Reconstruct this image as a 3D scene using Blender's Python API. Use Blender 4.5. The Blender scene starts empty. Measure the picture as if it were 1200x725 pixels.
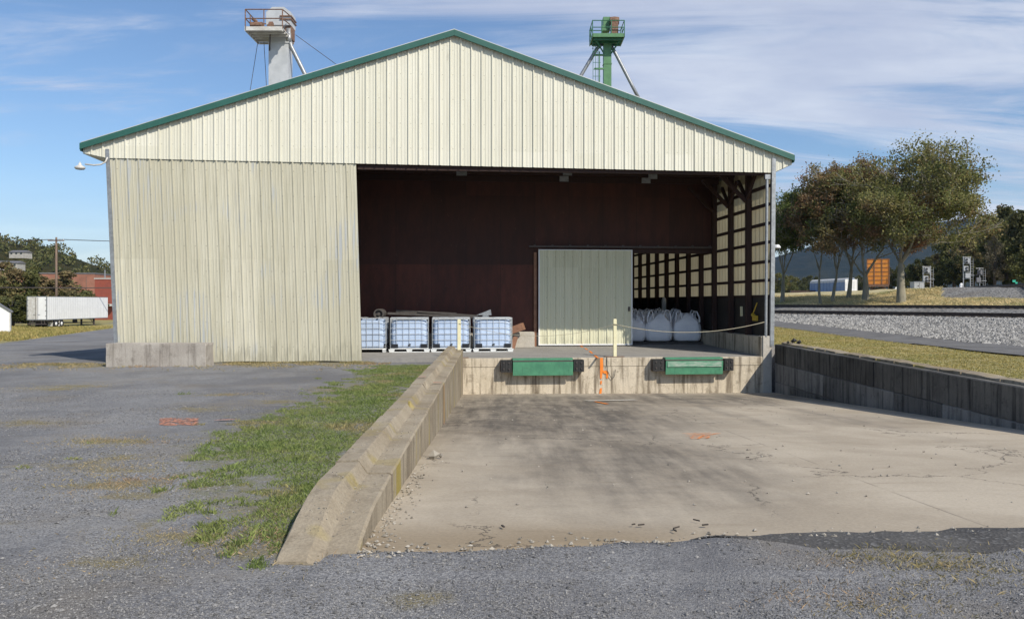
import bpy, math, random
from mathutils import Vector, Matrix, noise as mnoise
R = math.radians
F = 930.0; HX = 600.0; HY = 354.0; CZ = 1.64
TH = R(5.0); CT, ST = math.cos(TH), math.sin(TH); Y0 = 23.4
SC = bpy.context.scene
COL = SC.collection

# ------------------------------------------------------------------ mesh helpers
class MB:
    def __init__(s): s.v = []; s.f = []; s.m = []
    def add(s, vs, fs, mi=0):
        n = len(s.v); s.v.extend(vs)
        for f in fs: s.f.append([i + n for i in f]); s.m.append(mi)
    def quad(s, a, b, c, d, mi=0): s.add([a, b, c, d], [(0, 1, 2, 3)], mi)
    def bx(s, x0, x1, y0, y1, z0, z1, mi=0):
        s.add([(x0,y0,z0),(x1,y0,z0),(x1,y1,z0),(x0,y1,z0),(x0,y0,z1),(x1,y0,z1),(x1,y1,z1),(x0,y1,z1)],
              [(0,3,2,1),(4,5,6,7),(0,1,5,4),(1,2,6,5),(2,3,7,6),(3,0,4,7)], mi)
    def hexa(s, p, mi=0):
        s.add(list(p), [(0,3,2,1),(4,5,6,7),(0,1,5,4),(1,2,6,5),(2,3,7,6),(3,0,4,7)], mi)
    def bar(s, a, b, w, h, mi=0, up=(0,0,1)):
        a = Vector(a); b = Vector(b); d = (b-a).normalized(); u = Vector(up)
        if abs(d.dot(u)) > .98: u = Vector((1,0,0))
        r = d.cross(u).normalized(); u = r.cross(d).normalized()
        c = []
        for p in (a, b):
            for sx, sz in ((-1,-1),(1,-1),(1,1),(-1,1)): c.append(tuple(p + r*sx*w/2 + u*sz*h/2))
        s.add(c, [(0,1,2,3),(7,6,5,4),(0,4,5,1),(1,5,6,2),(2,6,7,3),(3,7,4,0)], mi)
    def tube(s, pts, r, n=8, mi=0, cap=True):
        pts = [Vector(p) for p in pts]; k = len(pts)
        rr = r if isinstance(r, (list, tuple)) else [r]*k
        vs = []; ref = None
        for i, p in enumerate(pts):
            d = (pts[min(i+1,k-1)] - pts[max(i-1,0)])
            d = d.normalized() if d.length > 1e-9 else Vector((0,0,1))
            if ref is None: ref = Vector((1,0,0)) if abs(d.x) < .8 else Vector((0,1,0))
            a = (ref - d*ref.dot(d)).normalized(); b = d.cross(a); ref = a
            for j in range(n):
                t = 2*math.pi*j/n; vs.append(tuple(p + (a*math.cos(t) + b*math.sin(t))*rr[i]))
        fs = [(i*n+j, i*n+(j+1)%n, (i+1)*n+(j+1)%n, (i+1)*n+j) for i in range(k-1) for j in range(n)]
        if cap: fs.append(tuple(range(n-1,-1,-1))); fs.append(tuple((k-1)*n+j for j in range(n)))
        s.add(vs, fs, mi)
    def lathe(s, prof, n=16, c=(0,0,0), mi=0, axis='z'):
        vs = []
        for r, z in prof:
            for j in range(n):
                t = 2*math.pi*j/n; x, y = r*math.cos(t), r*math.sin(t)
                p = (x, y, z) if axis == 'z' else ((x, z, y) if axis == 'y' else (z, x, y))
                vs.append((p[0]+c[0], p[1]+c[1], p[2]+c[2]))
        k = len(prof)
        fs = [(i*n+j, i*n+(j+1)%n, (i+1)*n+(j+1)%n, (i+1)*n+j) for i in range(k-1) for j in range(n)]
        fs.append(tuple(range(n-1,-1,-1))); fs.append(tuple((k-1)*n+j for j in range(n)))
        s.add(vs, fs, mi)
    def build(s, name, mats, parent=None, smooth=False, bevel=0, loc=None, rz=0):
        me = bpy.data.meshes.new(name); me.from_pydata(s.v, [], s.f)
        mats = mats if isinstance(mats, (list, tuple)) else [mats]
        for m in mats: me.materials.append(m)
        if len(mats) > 1: me.polygons.foreach_set('material_index', s.m)
        if smooth: me.polygons.foreach_set('use_smooth', [True]*len(me.polygons))
        me.update()
        o = bpy.data.objects.new(name, me); COL.objects.link(o)
        if parent: o.parent = parent
        if loc is not None: o.location = loc
        o.rotation_euler.z = rz
        if bevel:
            b = o.modifiers.new('bevel', 'BEVEL'); b.width = bevel; b.segments = 2; b.limit_method = 'ANGLE'
        return o
def tag(o, label, cat, group=None):
    o['label'] = label; o['category'] = cat
    if group: o['group'] = group
    return o
def kind(o, k): o['kind'] = k; return o
def empty(name, loc, label, cat, rz=0, group=None):
    o = bpy.data.objects.new(name, None); COL.objects.link(o); o.location = loc; o.rotation_euler.z = rz
    o.empty_display_size = .3
    return tag(o, label, cat, group)
def dup(root, loc, rz=0, label=None, group=None, scale=None):
    r = root.copy(); COL.objects.link(r); r.location = loc; r.rotation_euler.z = rz
    if scale: r.scale = scale
    if label: r['label'] = label
    if group: r['group'] = group
    for ch in list(root.children):
        c = ch.copy(); COL.objects.link(c); c.parent = r
        for g in list(ch.children):
            d = g.copy(); COL.objects.link(d); d.parent = c
    return r
def sm(t): t = max(0., min(1., t)); return t*t*(3-2*t)
def lerp(a, b, t): return a + (b-a)*t
def pn(x, y, sc, seed=0.): return mnoise.noise(Vector((x*sc + seed*7.3, y*sc - seed*3.1, seed)))
rnd = random.Random(7)

# ------------------------------------------------------------------ materials
class NT:
    def __init__(s, m): s.nt = m.node_tree; s.nt.nodes.clear()
    def n(s, t, props=None, **inp):
        nd = s.nt.nodes.new(t)
        for k, v in (props or {}).items(): setattr(nd, k, v)
        for k, v in inp.items():
            key = int(k[1:]) if k[0] == 'i' and k[1:].isdigit() else k.replace('_', ' ')
            sock = nd.inputs[key]
            if isinstance(v, bpy.types.NodeSocket): s.nt.links.new(v, sock)
            else: sock.default_value = v
        return nd
    def mixc(s, fac, a, b, mode='MIX'):
        nd = s.nt.nodes.new('ShaderNodeMix'); nd.data_type = 'RGBA'; nd.blend_type = mode
        for sock, v in ((nd.inputs[0], fac), (nd.inputs[6], a), (nd.inputs[7], b)):
            if isinstance(v, bpy.types.NodeSocket): s.nt.links.new(v, sock)
            elif sock == nd.inputs[0]: sock.default_value = v
            else: sock.default_value = (*v, 1) if len(v) == 3 else v
        return nd.outputs[2]
    def math(s, op, a, b=0., c=0.):
        nd = s.nt.nodes.new('ShaderNodeMath'); nd.operation = op
        for i, v in enumerate((a, b, c)):
            if isinstance(v, bpy.types.NodeSocket): s.nt.links.new(v, nd.inputs[i])
            else: nd.inputs[i].default_value = v
        return nd.outputs[0]
    def ramp(s, fac, a, b, c0=0., c1=1.):
        nd = s.nt.nodes.new('ShaderNodeMapRange'); nd.interpolation_type = 'SMOOTHSTEP'
        s.nt.links.new(fac, nd.inputs[0])
        for i, v in zip((1, 2, 3, 4), (a, b, c0, c1)): nd.inputs[i].default_value = v
        return nd.outputs[0]
    def obj(s): return s.n('ShaderNodeTexCoord').outputs['Object']
    def pos(s): return s.n('ShaderNodeNewGeometry').outputs['Position']
    def mp(s, vec, scale=(1,1,1), loc=(0,0,0)):
        nd = s.n('ShaderNodeMapping', Vector=vec); nd.inputs['Scale'].default_value = scale; nd.inputs['Location'].default_value = loc
        return nd.outputs[0]
    def noise(s, vec, scale, detail=4., rough=.55, dist=0.):
        return s.n('ShaderNodeTexNoise', Vector=vec, Scale=scale, Detail=detail, Roughness=rough, Distortion=dist).outputs[0]
    def vor(s, vec, scale, feat='F1', out='Distance'):
        return s.n('ShaderNodeTexVoronoi', {'feature': feat}, Vector=vec, Scale=scale).outputs[out]
    def bump(s, h, strength=.3, dist=.01, normal=None):
        kw = dict(Height=h, Strength=strength, Distance=dist)
        if normal: kw['Normal'] = normal
        return s.n('ShaderNodeBump', **kw).outputs[0]
    def out(s, col, rough=.8, metal=0., normal=None, trans=0., spec=.5):
        b = s.n('ShaderNodeBsdfPrincipled')
        for k, v in (('Base Color', col), ('Roughness', rough), ('Metallic', metal), ('Normal', normal), ('Specular IOR Level', spec)):
            if v is None: continue
            if isinstance(v, bpy.types.NodeSocket): s.nt.links.new(v, b.inputs[k])
            elif k == 'Base Color': b.inputs[k].default_value = (*v, 1)
            else: b.inputs[k].default_value = v
        o = s.n('ShaderNodeOutputMaterial'); sh = b.outputs[0]
        if trans:
            t = s.n('ShaderNodeBsdfTranslucent')
            if isinstance(col, bpy.types.NodeSocket): s.nt.links.new(col, t.inputs[0])
            else: t.inputs[0].default_value = (*col, 1)
            mx = s.n('ShaderNodeMixShader', Fac=trans); s.nt.links.new(sh, mx.inputs[1]); s.nt.links.new(t.outputs[0], mx.inputs[2]); sh = mx.outputs[0]
        s.nt.links.new(sh, o.inputs[0])
def M(name):
    m = bpy.data.materials.new(name); m.use_nodes = True; return m, NT(m)
def simple(name, c1, c2=None, scale=6, rough=.7, metal=0., bump=.15, bscale=40, bd=.004, stretch=(1,1,1), trans=0., spec=.5):
    m, t = M(name); o = t.mp(t.obj(), stretch); c2 = c2 or tuple(x*.75 for x in c1)
    n1 = t.ramp(t.noise(o, scale, 6, .65), .3, .7)
    col = t.mixc(n1, c1, c2)
    t.out(col, rough, metal, t.bump(t.noise(o, bscale, 3), bump, bd) if bump else None, trans, spec); return m
def concrete(name, base, dark, stain, vert=1., moss=0., tone=0):
    m, t = M(name); o = t.obj()
    big = t.ramp(t.noise(o, 1.1, 6, .6), .35, .7)
    streak = t.ramp(t.noise(t.mp(o, (5, 5, .35)), 1.6, 6, .65), .45, .68)
    fine = t.noise(o, 45, 5, .7)
    col = t.mixc(t.math('MULTIPLY', big, .7), base, stain)
    blot = t.ramp(t.noise(t.mp(o, (1,1,1), (4,7,1)), 4.5, 8, .75), .53, .66)
    col = t.mixc(t.math('MULTIPLY', blot, .5), col, dark)
    wp_ = t.ramp(t.noise(t.mp(o, (1,1,1), (14,3,1)), 3., 8, .75), .60, .68)
    col = t.mixc(t.math('MULTIPLY', wp_, .35), col, tuple(min(1, x*1.45) for x in base))
    gz_ = t.n('ShaderNodeSeparateXYZ', Vector=t.n('ShaderNodeNewGeometry').outputs['True Normal']).outputs[2]
    col = t.mixc(t.math('MULTIPLY', t.math('MULTIPLY', streak, vert), t.ramp(gz_, .15, .5, 1., .12)), col, dark)
    if tone:
        oi = t.n('ShaderNodeObjectInfo').outputs['Random']; tv_ = t.ramp(oi, 0, 1, .72, 1.45); col = t.mixc(1., col, t.n('ShaderNodeCombineXYZ', X=tv_, Y=tv_, Z=tv_).outputs[0], 'MULTIPLY')
    if moss:
        ms = t.ramp(t.noise(t.mp(o, (1.6, 1.6, .22)), 1.2, 4, .5), .55, .64)
        gn = t.n('ShaderNodeSeparateXYZ', Vector=t.n('ShaderNodeNewGeometry').outputs['True Normal']).outputs[2]
        col = t.mixc(t.math('MULTIPLY', t.math('MULTIPLY', ms, t.ramp(gn, .2, .8, 1., .35)), moss), col, (.30, .24, .06))
    col = t.mixc(.7, col, t.mixc(t.ramp(fine, .3, .7), (.75,.75,.75), (1.15,1.15,1.15)), 'MULTIPLY')
    pits = t.ramp(t.vor(o, 26), .03, .12)
    h = t.math('ADD', t.math('MULTIPLY', fine, .5), t.math('MULTIPLY', pits, .5))
    h = t.math('ADD', h, t.math('MULTIPLY', t.noise(o, 5, 4), 1.2))
    t.out(col, .92, 0, t.bump(h, .55, .02), spec=.2); return m

MT = {}
# weathered ribbed siding
def siding(name, c1, c2, c3, trans=0., dirt=.5, patches=False):
    vlo = .90 if patches else .965
    m, t = M(name); o = t.obj()
    st = t.ramp(t.noise(t.mp(o, (9, 9, .5)), 1.0, 7, .7), .38, .7)
    col = t.mixc(t.math('MULTIPLY', st, dirt), c1, c2)
    bl = t.ramp(t.noise(t.mp(o, (1, 1, .7)), .55, 5, .6), .42, .65)
    col = t.mixc(t.math('MULTIPLY', bl, .6), col, c3)
    sp = t.ramp(t.noise(o, 22, 4, .75), .58, .72)
    col = t.mixc(t.math('MULTIPLY', sp, .35 if patches else .2), col, tuple(x*.55 for x in c2))
    # every sheet a slightly different tone
    xs = t.n('ShaderNodeSeparateXYZ', Vector=o)
    sheet = t.math('FLOOR', t.math('DIVIDE', xs.outputs[0], .915))
    row = t.math('FLOOR', t.math('DIVIDE', t.math('SUBTRACT', xs.outputs[2], 2.86), 3.2))
    wn = t.n('ShaderNodeTexWhiteNoise', {'noise_dimensions': '2D'}, Vector=t.n('ShaderNodeCombineXYZ', X=sheet, Y=row).outputs[0]).outputs[0]
    v = t.n('ShaderNodeCombineXYZ', X=t.ramp(wn, 0, 1, vlo, 1.03), Y=t.ramp(wn, 0, 1, vlo, 1.03), Z=t.ramp(wn, 0, 1, vlo-.02, 1.03)).outputs[0]
    col = t.mixc(1., col, v, 'MULTIPLY')
    # fastener rows and grime
    fu = t.math('ABSOLUTE', t.math('SUBTRACT', t.math('FRACT', t.math('DIVIDE', xs.outputs[0], .305)), .30))
    fz_ = t.math('ABSOLUTE', t.math('SUBTRACT', t.math('FRACT', t.math('DIVIDE', xs.outputs[2], .72)), .5))
    dd_ = t.math('ADD', t.math('MULTIPLY', fu, .305), t.math('MULTIPLY', fz_, .72))
    col = t.mixc(t.math('MULTIPLY', t.ramp(dd_, .012, .022, 1, 0), .6), col, tuple(x*.35 for x in c2))
    gr = t.math('ADD', t.ramp(xs.outputs[2], 0., .9, .22, 0.), t.math('SUBTRACT', t.noise(t.mp(o, (4,4,.6)), 1.4, 6, .7), .5))
    col = t.mixc(t.math('MULTIPLY', t.ramp(gr, .10, .28), .55), col, tuple(x*.6 for x in c2))
    if patches:
        g = t.ramp(t.noise(t.mp(o, (14, 14, .35)), 1.3, 3, .5), .52, .62)
        g2 = t.ramp(t.noise(t.mp(o, (1, 1, 1), (3.2, 0, 1)), .45, 2), .51, .60)
        col = t.mixc(t.math('MULTIPLY', t.math('MULTIPLY', g, g2), .8), col, (.37, .40, .43))
    t.out(col, .55, 0, t.bump(t.noise(t.mp(o, (1,1,.3)), 7, 3), .15, .02), trans, .3); return m
MT['gable'] = siding('cream_siding', (.68,.67,.585), (.57,.555,.465), (.635,.62,.53), 0, .6)
MT['lower'] = siding('weathered_siding', (.55,.53,.43), (.42,.40,.31), (.485,.46,.36), 0, .8, True)
MT['sidewall'] = siding('thin_cream_siding', (.62,.56,.40), (.50,.44,.30), (.54,.48,.34), .36, .6)
MT['door'] = siding('door_siding', (.66,.65,.49), (.58,.57,.42), (.62,.62,.47), 0, .5)
MT['green'] = simple('green_trim', (.020,.092,.072), (.026,.11,.088), 3, .45, bump=.05)
MT['roofw'] = simple('white_roof_metal', (.62,.62,.60), (.5,.5,.5), 2, .4, .3, bump=.05)
MT['galv'] = simple('galvanised_steel', (.36,.38,.40), (.24,.25,.26), 9, .5, .55, bump=.1)
MT['plyA'] = simple('dark_red_plywood', (.15,.040,.030), (.085,.026,.021), 1.4, .8, stretch=(2,2,.6), bump=.2)
MT['ply2'] = simple('dark_board', (.085,.027,.022), (.055,.019,.017), 1.4, .8, stretch=(2,2,.6))
def plywood(name, a, b):
    m, t = M(name); o = t.obj(); xs = t.n('ShaderNodeSeparateXYZ', Vector=o)
    sh = t.n('ShaderNodeTexWhiteNoise', {'noise_dimensions': '2D'}, Vector=t.n('ShaderNodeCombineXYZ', X=t.math('FLOOR', t.math('DIVIDE', xs.outputs[0], 1.22)), Y=t.math('FLOOR', t.math('DIVIDE', t.math('SUBTRACT', xs.outputs[2], .53), 2.43))).outputs[0]).outputs[0]
    col = t.mixc(t.ramp(t.noise(t.mp(o, (2, 2, .6)), 1.3, 7, .7), .3, .7), a, b)
    v = t.ramp(sh, 0, 1, .8, 1.2); col = t.mixc(1., col, t.n('ShaderNodeCombineXYZ', X=v, Y=v, Z=v).outputs[0], 'MULTIPLY')
    seam = t.ramp(t.math('ABSOLUTE', t.math('SUBTRACT', t.math('FRACT', t.math('DIVIDE', xs.outputs[0], 1.22)), .5)), .490, .496)
    col = t.mixc(t.math('MULTIPLY', seam, .6), col, (.015,.008,.007))
    sc_ = t.ramp(t.noise(t.mp(o, (3, 3, 1.2)), 3.5, 5, .8), .63, .72)
    col = t.mixc(t.math('MULTIPLY', sc_, .5), col, (.20,.12,.09))
    dots = t.ramp(t.vor(t.mp(o, (1, 1, 1.6)), 2.2), .05, .08, 1, 0)
    low = t.ramp(xs.outputs[2], 2.9, 3.05, 1, 0)
    col = t.mixc(t.math('MULTIPLY', t.math('MULTIPLY', dots, low), .7), col, (.012,.008,.007))
    t.out(col, .75, 0, t.bump(t.noise(o, 25, 3), .2, .01)); return m
MT['ply'] = plywood('red_brown_plywood', (.098,.028,.018), (.055,.018,.012)); MT['ply2'] = plywood('dark_brown_plywood', (.066,.022,.015), (.040,.015,.011))
MT['post'] = simple('dark_timber', (.045,.020,.014), (.025,.012,.010), 5, .8, stretch=(6,6,.6))
MT['board'] = simple('black_tarred_board', (.022,.020,.019), (.035,.03,.025), 3, .7)
MT['conc_floor'] = concrete('floor_concrete', (.30,.29,.27), (.20,.20,.20), (.24,.23,.22), .4)
MT['conc_face'] = concrete('dock_face_concrete', (.60,.53,.42), (.15,.12,.085), (.46,.40,.30), .85)
MT['conc_left'] = concrete('mossy_concrete', (.34,.295,.225), (.13,.105,.075), (.20,.16,.11), .8, .85)
MT['conc_right'] = concrete('blackened_concrete', (.19,.185,.175), (.045,.045,.045), (.10,.10,.10), .85, 0, 1)
MT['conc_rtop'] = concrete('black_stained_concrete', (.115,.11,.10), (.028,.028,.028), (.06,.058,.055), 1., 0, 1)
MT['conc_block'] = concrete('block_concrete', (.42,.39,.35), (.17,.15,.13), (.30,.27,.24), .6)
MT['conc_white'] = concrete('pale_concrete', (.52,.49,.43), (.36,.33,.28), (.44,.41,.36), .3)
def worn_green():
    m, t = M('scraped_green_steel'); o = t.obj()
    col = t.mixc(t.ramp(t.noise(o, 3, 6, .7), .3, .7), (.085,.28,.16), (.055,.20,.12))
    sc_ = t.ramp(t.noise(t.mp(o, (1.2, 4, 5)), 3., 8, .75), .58, .68)
    col = t.mixc(t.math('MULTIPLY', sc_, .55), col, (.11,.085,.06))
    col = t.mixc(t.math('MULTIPLY', t.ramp(t.noise(t.mp(o, (9, 9, .8)), 2, 6, .7), .55, .7), .4), col, (.03,.09,.06))
    t.out(col, .5, 0, t.bump(t.noise(o, 30, 4), .1, .01)); return m
MT['leveler'] = worn_green()
MT['leveler_worn'] = simple('worn_green_steel', (.09,.28,.17), (.36,.42,.36), 5, .4, bump=.1, stretch=(1,1,5))
MT['rubber'] = simple('black_rubber', (.016,.016,.017), (.03,.03,.03), 12, .75)
MT['cream_paint'] = simple('cream_paint', (.78,.74,.50), (.66,.62,.40), 4, .5, bump=.05)
MT['tank'] = simple('milky_blue_plastic', (.47,.58,.76), (.42,.53,.72), 2, .35, bump=.03)
MT['cage'] = simple('cage_steel', (.55,.57,.58), (.42,.44,.45), 12, .4, .5, bump=0)
MT['whiteplastic'] = simple('white_plastic', (.72,.74,.74), (.6,.62,.62), 4, .5, bump=.03)
MT['blackplastic'] = simple('black_plastic', (.012,.014,.02), None, 5, .5, bump=0)
MT['bag'] = simple('woven_white_bag', (.88,.88,.90), (.80,.80,.84), 3, .7, bump=.3, bscale=16, bd=.02)
MT['wood'] = simple('grey_lumber', (.085,.078,.072), (.06,.053,.05), 6, .8)
MT['brownwood'] = simple('brown_wood', (.30,.15,.09), (.2,.10,.06), 5, .7)
MT['rope'] = simple('pale_rope', (.42,.38,.28), None, 60, .9, bump=.3)
MT['white'] = simple('white_paint', (.78,.79,.80), (.70,.71,.72), 1.2, .45, bump=.03)
MT['offwhite'] = simple('weathered_white', (.60,.60,.58), (.42,.40,.37), 3, .5, bump=.05)
MT['housewall'] = simple('grey_house_wall', (.40,.39,.37), (.3,.29,.27), 1, .8)
MT['legwhite'] = simple('pale_grey_steel', (.52,.54,.56), (.42,.44,.46), 1.5, .45, .1, bump=.03)
MT['rust'] = simple('rusty_steel', (.13,.06,.035), (.22,.14,.10), 9, .8)
MT['darksteel'] = simple('dark_steel', (.05,.045,.045), (.08,.06,.05), 9, .6)
MT['leggreen'] = simple('green_tower_paint', (.095,.235,.105), (.07,.18,.08), 3, .5, bump=.05)
MT['leggreen_d'] = simple('dark_green_paint', (.04,.17,.09), None, 3, .5, bump=.05)
MT['rail'] = simple('rusty_rail', (.085,.052,.038), (.05,.034,.027), 6, .6)
MT['tie'] = simple('creosote_timber', (.035,.028,.024), (.06,.05,.04), 5, .9)
MT['orange_p'] = simple('orange_paint', (.85,.24,.02), (.75,.20,.02), 9, .6, bump=0)
MT['salmon_p'] = simple('faded_orange_paint', (.50,.21,.13), (.40,.18,.12), 9, .6, bump=0)
MT['orangecar'] = simple('orange_car_paint', (.66,.27,.035), (.52,.17,.03), 2, .6)
MT['browncar'] = simple('brown_car_paint', (.09,.055,.045), (.06,.04,.035), 2, .7)
MT['bluegrey'] = simple('blue_grey_paint', (.16,.24,.42), (.12,.19,.34), 1, .5)
MT['redpaint'] = simple('red_wall_paint', (.28,.07,.045), (.23,.06,.04), 1, .6)
MT['steelgrey'] = simple('signal_steel', (.42,.43,.44), (.30,.31,.32), 6, .5, .3)
MT['bark'] = simple('grey_bark', (.30,.275,.20), (.19,.175,.135), 3, .9, bump=.6, bscale=12, bd=.03, stretch=(1,1,.4))
MT['barkdark'] = simple('dark_bark', (.07,.06,.05), (.045,.04,.035), 3, .9)
MT['pole'] = simple('brown_pole', (.20,.14,.10), (.14,.10,.08), 6, .9, stretch=(1,1,.2))
MT['roofgrey'] = simple('grey_roof', (.16,.16,.17), (.12,.12,.13), 2, .7)
MT['glass'] = simple('dark_window', (.03,.04,.05), None, 2, .15, bump=0)
MT['wheel'] = simple('tyre_rubber', (.02,.02,.02), None, 5, .8, bump=0)
def brick():
    m, t = M('red_brick'); o = t.obj()
    xs = t.n('ShaderNodeSeparateXYZ', Vector=o)
    v = t.n('ShaderNodeCombineXYZ', X=t.math('ADD', xs.outputs[0], xs.outputs[1]), Y=xs.outputs[2]).outputs[0]
    b = t.n('ShaderNodeTexBrick', Vector=v, Color1=(.36,.14,.085,1), Color2=(.29,.115,.075,1), Mortar=(.28,.20,.16,1), Scale=3.)
    col = t.mixc(t.math('MULTIPLY', t.ramp(t.noise(o, .25, 5), .4, .7), .6), b.outputs[0], (.16,.075,.055))
    t.out(col, .9); return m
MT['brick'] = brick()
def leaf(name, cols, trans=.3, sc=.35):
    m, t = M(name); g = t.n('ShaderNodeNewGeometry')
    n1 = t.ramp(t.noise(t.obj(), sc, 4, .6), .38, .64)
    c = t.mixc(n1, cols[0], cols[1])
    n2 = t.ramp(t.noise(t.mp(t.obj(), (1,1,1), (9,4,2)), sc*.8, 4, .6), .52, .66)
    c = t.mixc(n2, c, cols[2])
    rv = g.outputs['Random Per Island']
    c = t.mixc(1., c, t.n('ShaderNodeCombineXYZ', X=t.ramp(rv, 0, 1, .6, 1.5), Y=t.ramp(rv, 0, 1, .65, 1.4), Z=t.ramp(rv, 0, 1, .6, 1.3)).outputs[0], 'MULTIPLY')
    t.out(c, .6, 0, None, trans, .25); return m
MT['leafbig'] = leaf('autumn_leaves', ((.15,.17,.055), (.23,.22,.09), (.23,.16,.08)), .4)
MT['leafgreen'] = leaf('green_leaves', ((.10,.15,.04), (.17,.20,.06), (.19,.17,.07)), .4)
MT['leafred'] = leaf('rusty_leaves', ((.24,.15,.085), (.17,.16,.065), (.26,.14,.08)), .4)
MT['leafwood'] = leaf('forest_leaves', ((.045,.060,.022), (.085,.088,.036), (.12,.095,.040)), .25, .16)
MT['leafwood2'] = leaf('forest_leaves_olive', ((.075,.090,.030), (.13,.13,.05), (.11,.10,.04)), .25, .16)
MT['leafpale'] = leaf('pale_dry_leaves', ((.17,.15,.11), (.11,.10,.06), (.2,.18,.13)), .2, .3)
MT['leafrust'] = leaf('brown_olive_leaves', ((.15,.14,.065), (.20,.145,.085), (.13,.14,.055)), .3, .18)
MT['grass'] = leaf('green_grass', ((.16,.22,.07), (.21,.25,.09), (.28,.25,.13)), .3, 1.1)
MT['grassr'] = leaf('yellowing_grass', ((.30,.27,.095), (.38,.31,.13), (.25,.25,.08)), .3, .45)
MT['drygrass'] = leaf('dry_straw_grass', ((.62,.53,.32), (.52,.45,.25), (.34,.33,.16)), .3, .25)
MT['weed'] = leaf('dry_weeds', ((.36,.30,.18), (.27,.24,.12), (.33,.24,.16)), .3, 1.)

# gravel / ground shader: zones come from vertex attributes
def ground_mat():
    m, t = M('ground_surface'); p = t.pos()
    def at(n): return t.n('ShaderNodeAttribute', {'attribute_name': n}).outputs['Fac']
    edge = t.math('SUBTRACT', t.noise(p, 2.6, 8, .7), .5)
    def mask(n, k=1.1, w=.08):
        return t.ramp(t.math('ADD', at(n), t.math('MULTIPLY', edge, k)), .5-w, .5+w)
    # gravel
    v1 = t.n('ShaderNodeTexVoronoi', Vector=p, Scale=105.); v2 = t.n('ShaderNodeTexVoronoi', Vector=p, Scale=46.)
    stone = t.n('ShaderNodeSeparateXYZ', Vector=v1.outputs['Color']).outputs[0]
    stone2 = t.n('ShaderNodeSeparateXYZ', Vector=v2.outputs['Color']).outputs[0]
    gcol = t.mixc(t.ramp(stone, .1, 1.), (.125,.127,.134), (.315,.315,.318))
    gcol = t.mixc(t.math('MULTIPLY', t.ramp(stone2, .8, .97), .5), gcol, (.30,.295,.285))
    patch = t.ramp(t.noise(t.mp(p, (1, .6, 1)), .35, 8, .68), .38, .64)
    gcol = t.mixc(t.math('MULTIPLY', patch, .75), gcol, (.115,.115,.122))
    tan = t.ramp(t.noise(t.mp(p, (1,1,1), (5,3,0)), .5, 6, .68), .50, .68)
    gcol = t.mixc(t.math('MULTIPLY', tan, .5), gcol, (.20,.175,.14))
    lite = t.ramp(t.noise(t.mp(p, (.5,1.6,1), (9,1,0)), .5, 6, .68), .50, .66)
    gcol = t.mixc(t.math('MULTIPLY', lite, .4), gcol, (.27,.265,.255))
    gh = t.math('ADD', t.math('MULTIPLY', v1.outputs['Distance'], -1.), t.math('MULTIPLY', v2.outputs['Distance'], -.8))
    # ballast: coarse pale stone
    b1 = t.n('ShaderNodeTexVoronoi', Vector=p, Scale=7.5)
    bs = t.n('ShaderNodeSeparateXYZ', Vector=b1.outputs['Color']).outputs[0]
    bcol = t.mixc(bs, (.15,.15,.148), (.36,.355,.34))
    bcol = t.mixc(t.math('MULTIPLY', t.ramp(t.noise(p, .5, 5, .6), .45, .65), .4), bcol, (.16,.13,.10))
    bcol = t.mixc(t.ramp(b1.outputs['Distance'], .35, .8), bcol, (.09,.09,.09))
    # soils under the grasses
    soil = t.mixc(t.ramp(t.noise(p, 9, 6, .7), .35, .65), (.13,.145,.06), (.20,.175,.11))
    dsoil = t.mixc(t.ramp(t.noise(p, 1.3, 6, .7), .35, .65), (.34,.29,.14), (.22,.21,.08))
    dry = t.mixc(t.ramp(t.noise(p, .6, 6, .7), .4, .62), (.52,.44,.26), (.36,.32,.16))
    col = t.mixc(mask('z_ballast', .5), gcol, bcol)
    col = t.mixc(mask('z_dry', .6), col, dry)
    col = t.mixc(mask('z_verge', .7), col, dsoil)
    col = t.mixc(t.math('MULTIPLY', mask('z_weed', 1.3, .15), .75), col, (.20,.17,.085))
    col = t.mixc(t.math('MULTIPLY', t.math('MULTIPLY', mask('z_green', 1.5, .2), t.ramp(t.noise(p, 14, 6, .8), .38, .58)), .7), col, soil)
    h = t.n('ShaderNodeMix', {'data_type': 'FLOAT'}, Factor=at('z_ballast'))
    t.nt.links.new(gh, h.inputs[2]); t.nt.links.new(t.math('MULTIPLY', b1.outputs['Distance'], -6.), h.inputs[3])
    nrm = t.bump(h.outputs[0], .7, .008)
    nrm = t.bump(t.noise(p, 3, 6, .6), .5, .05, nrm)
    t.out(col, .93, 0, nrm, spec=.2); return m
MT['ground'] = ground_mat()
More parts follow.
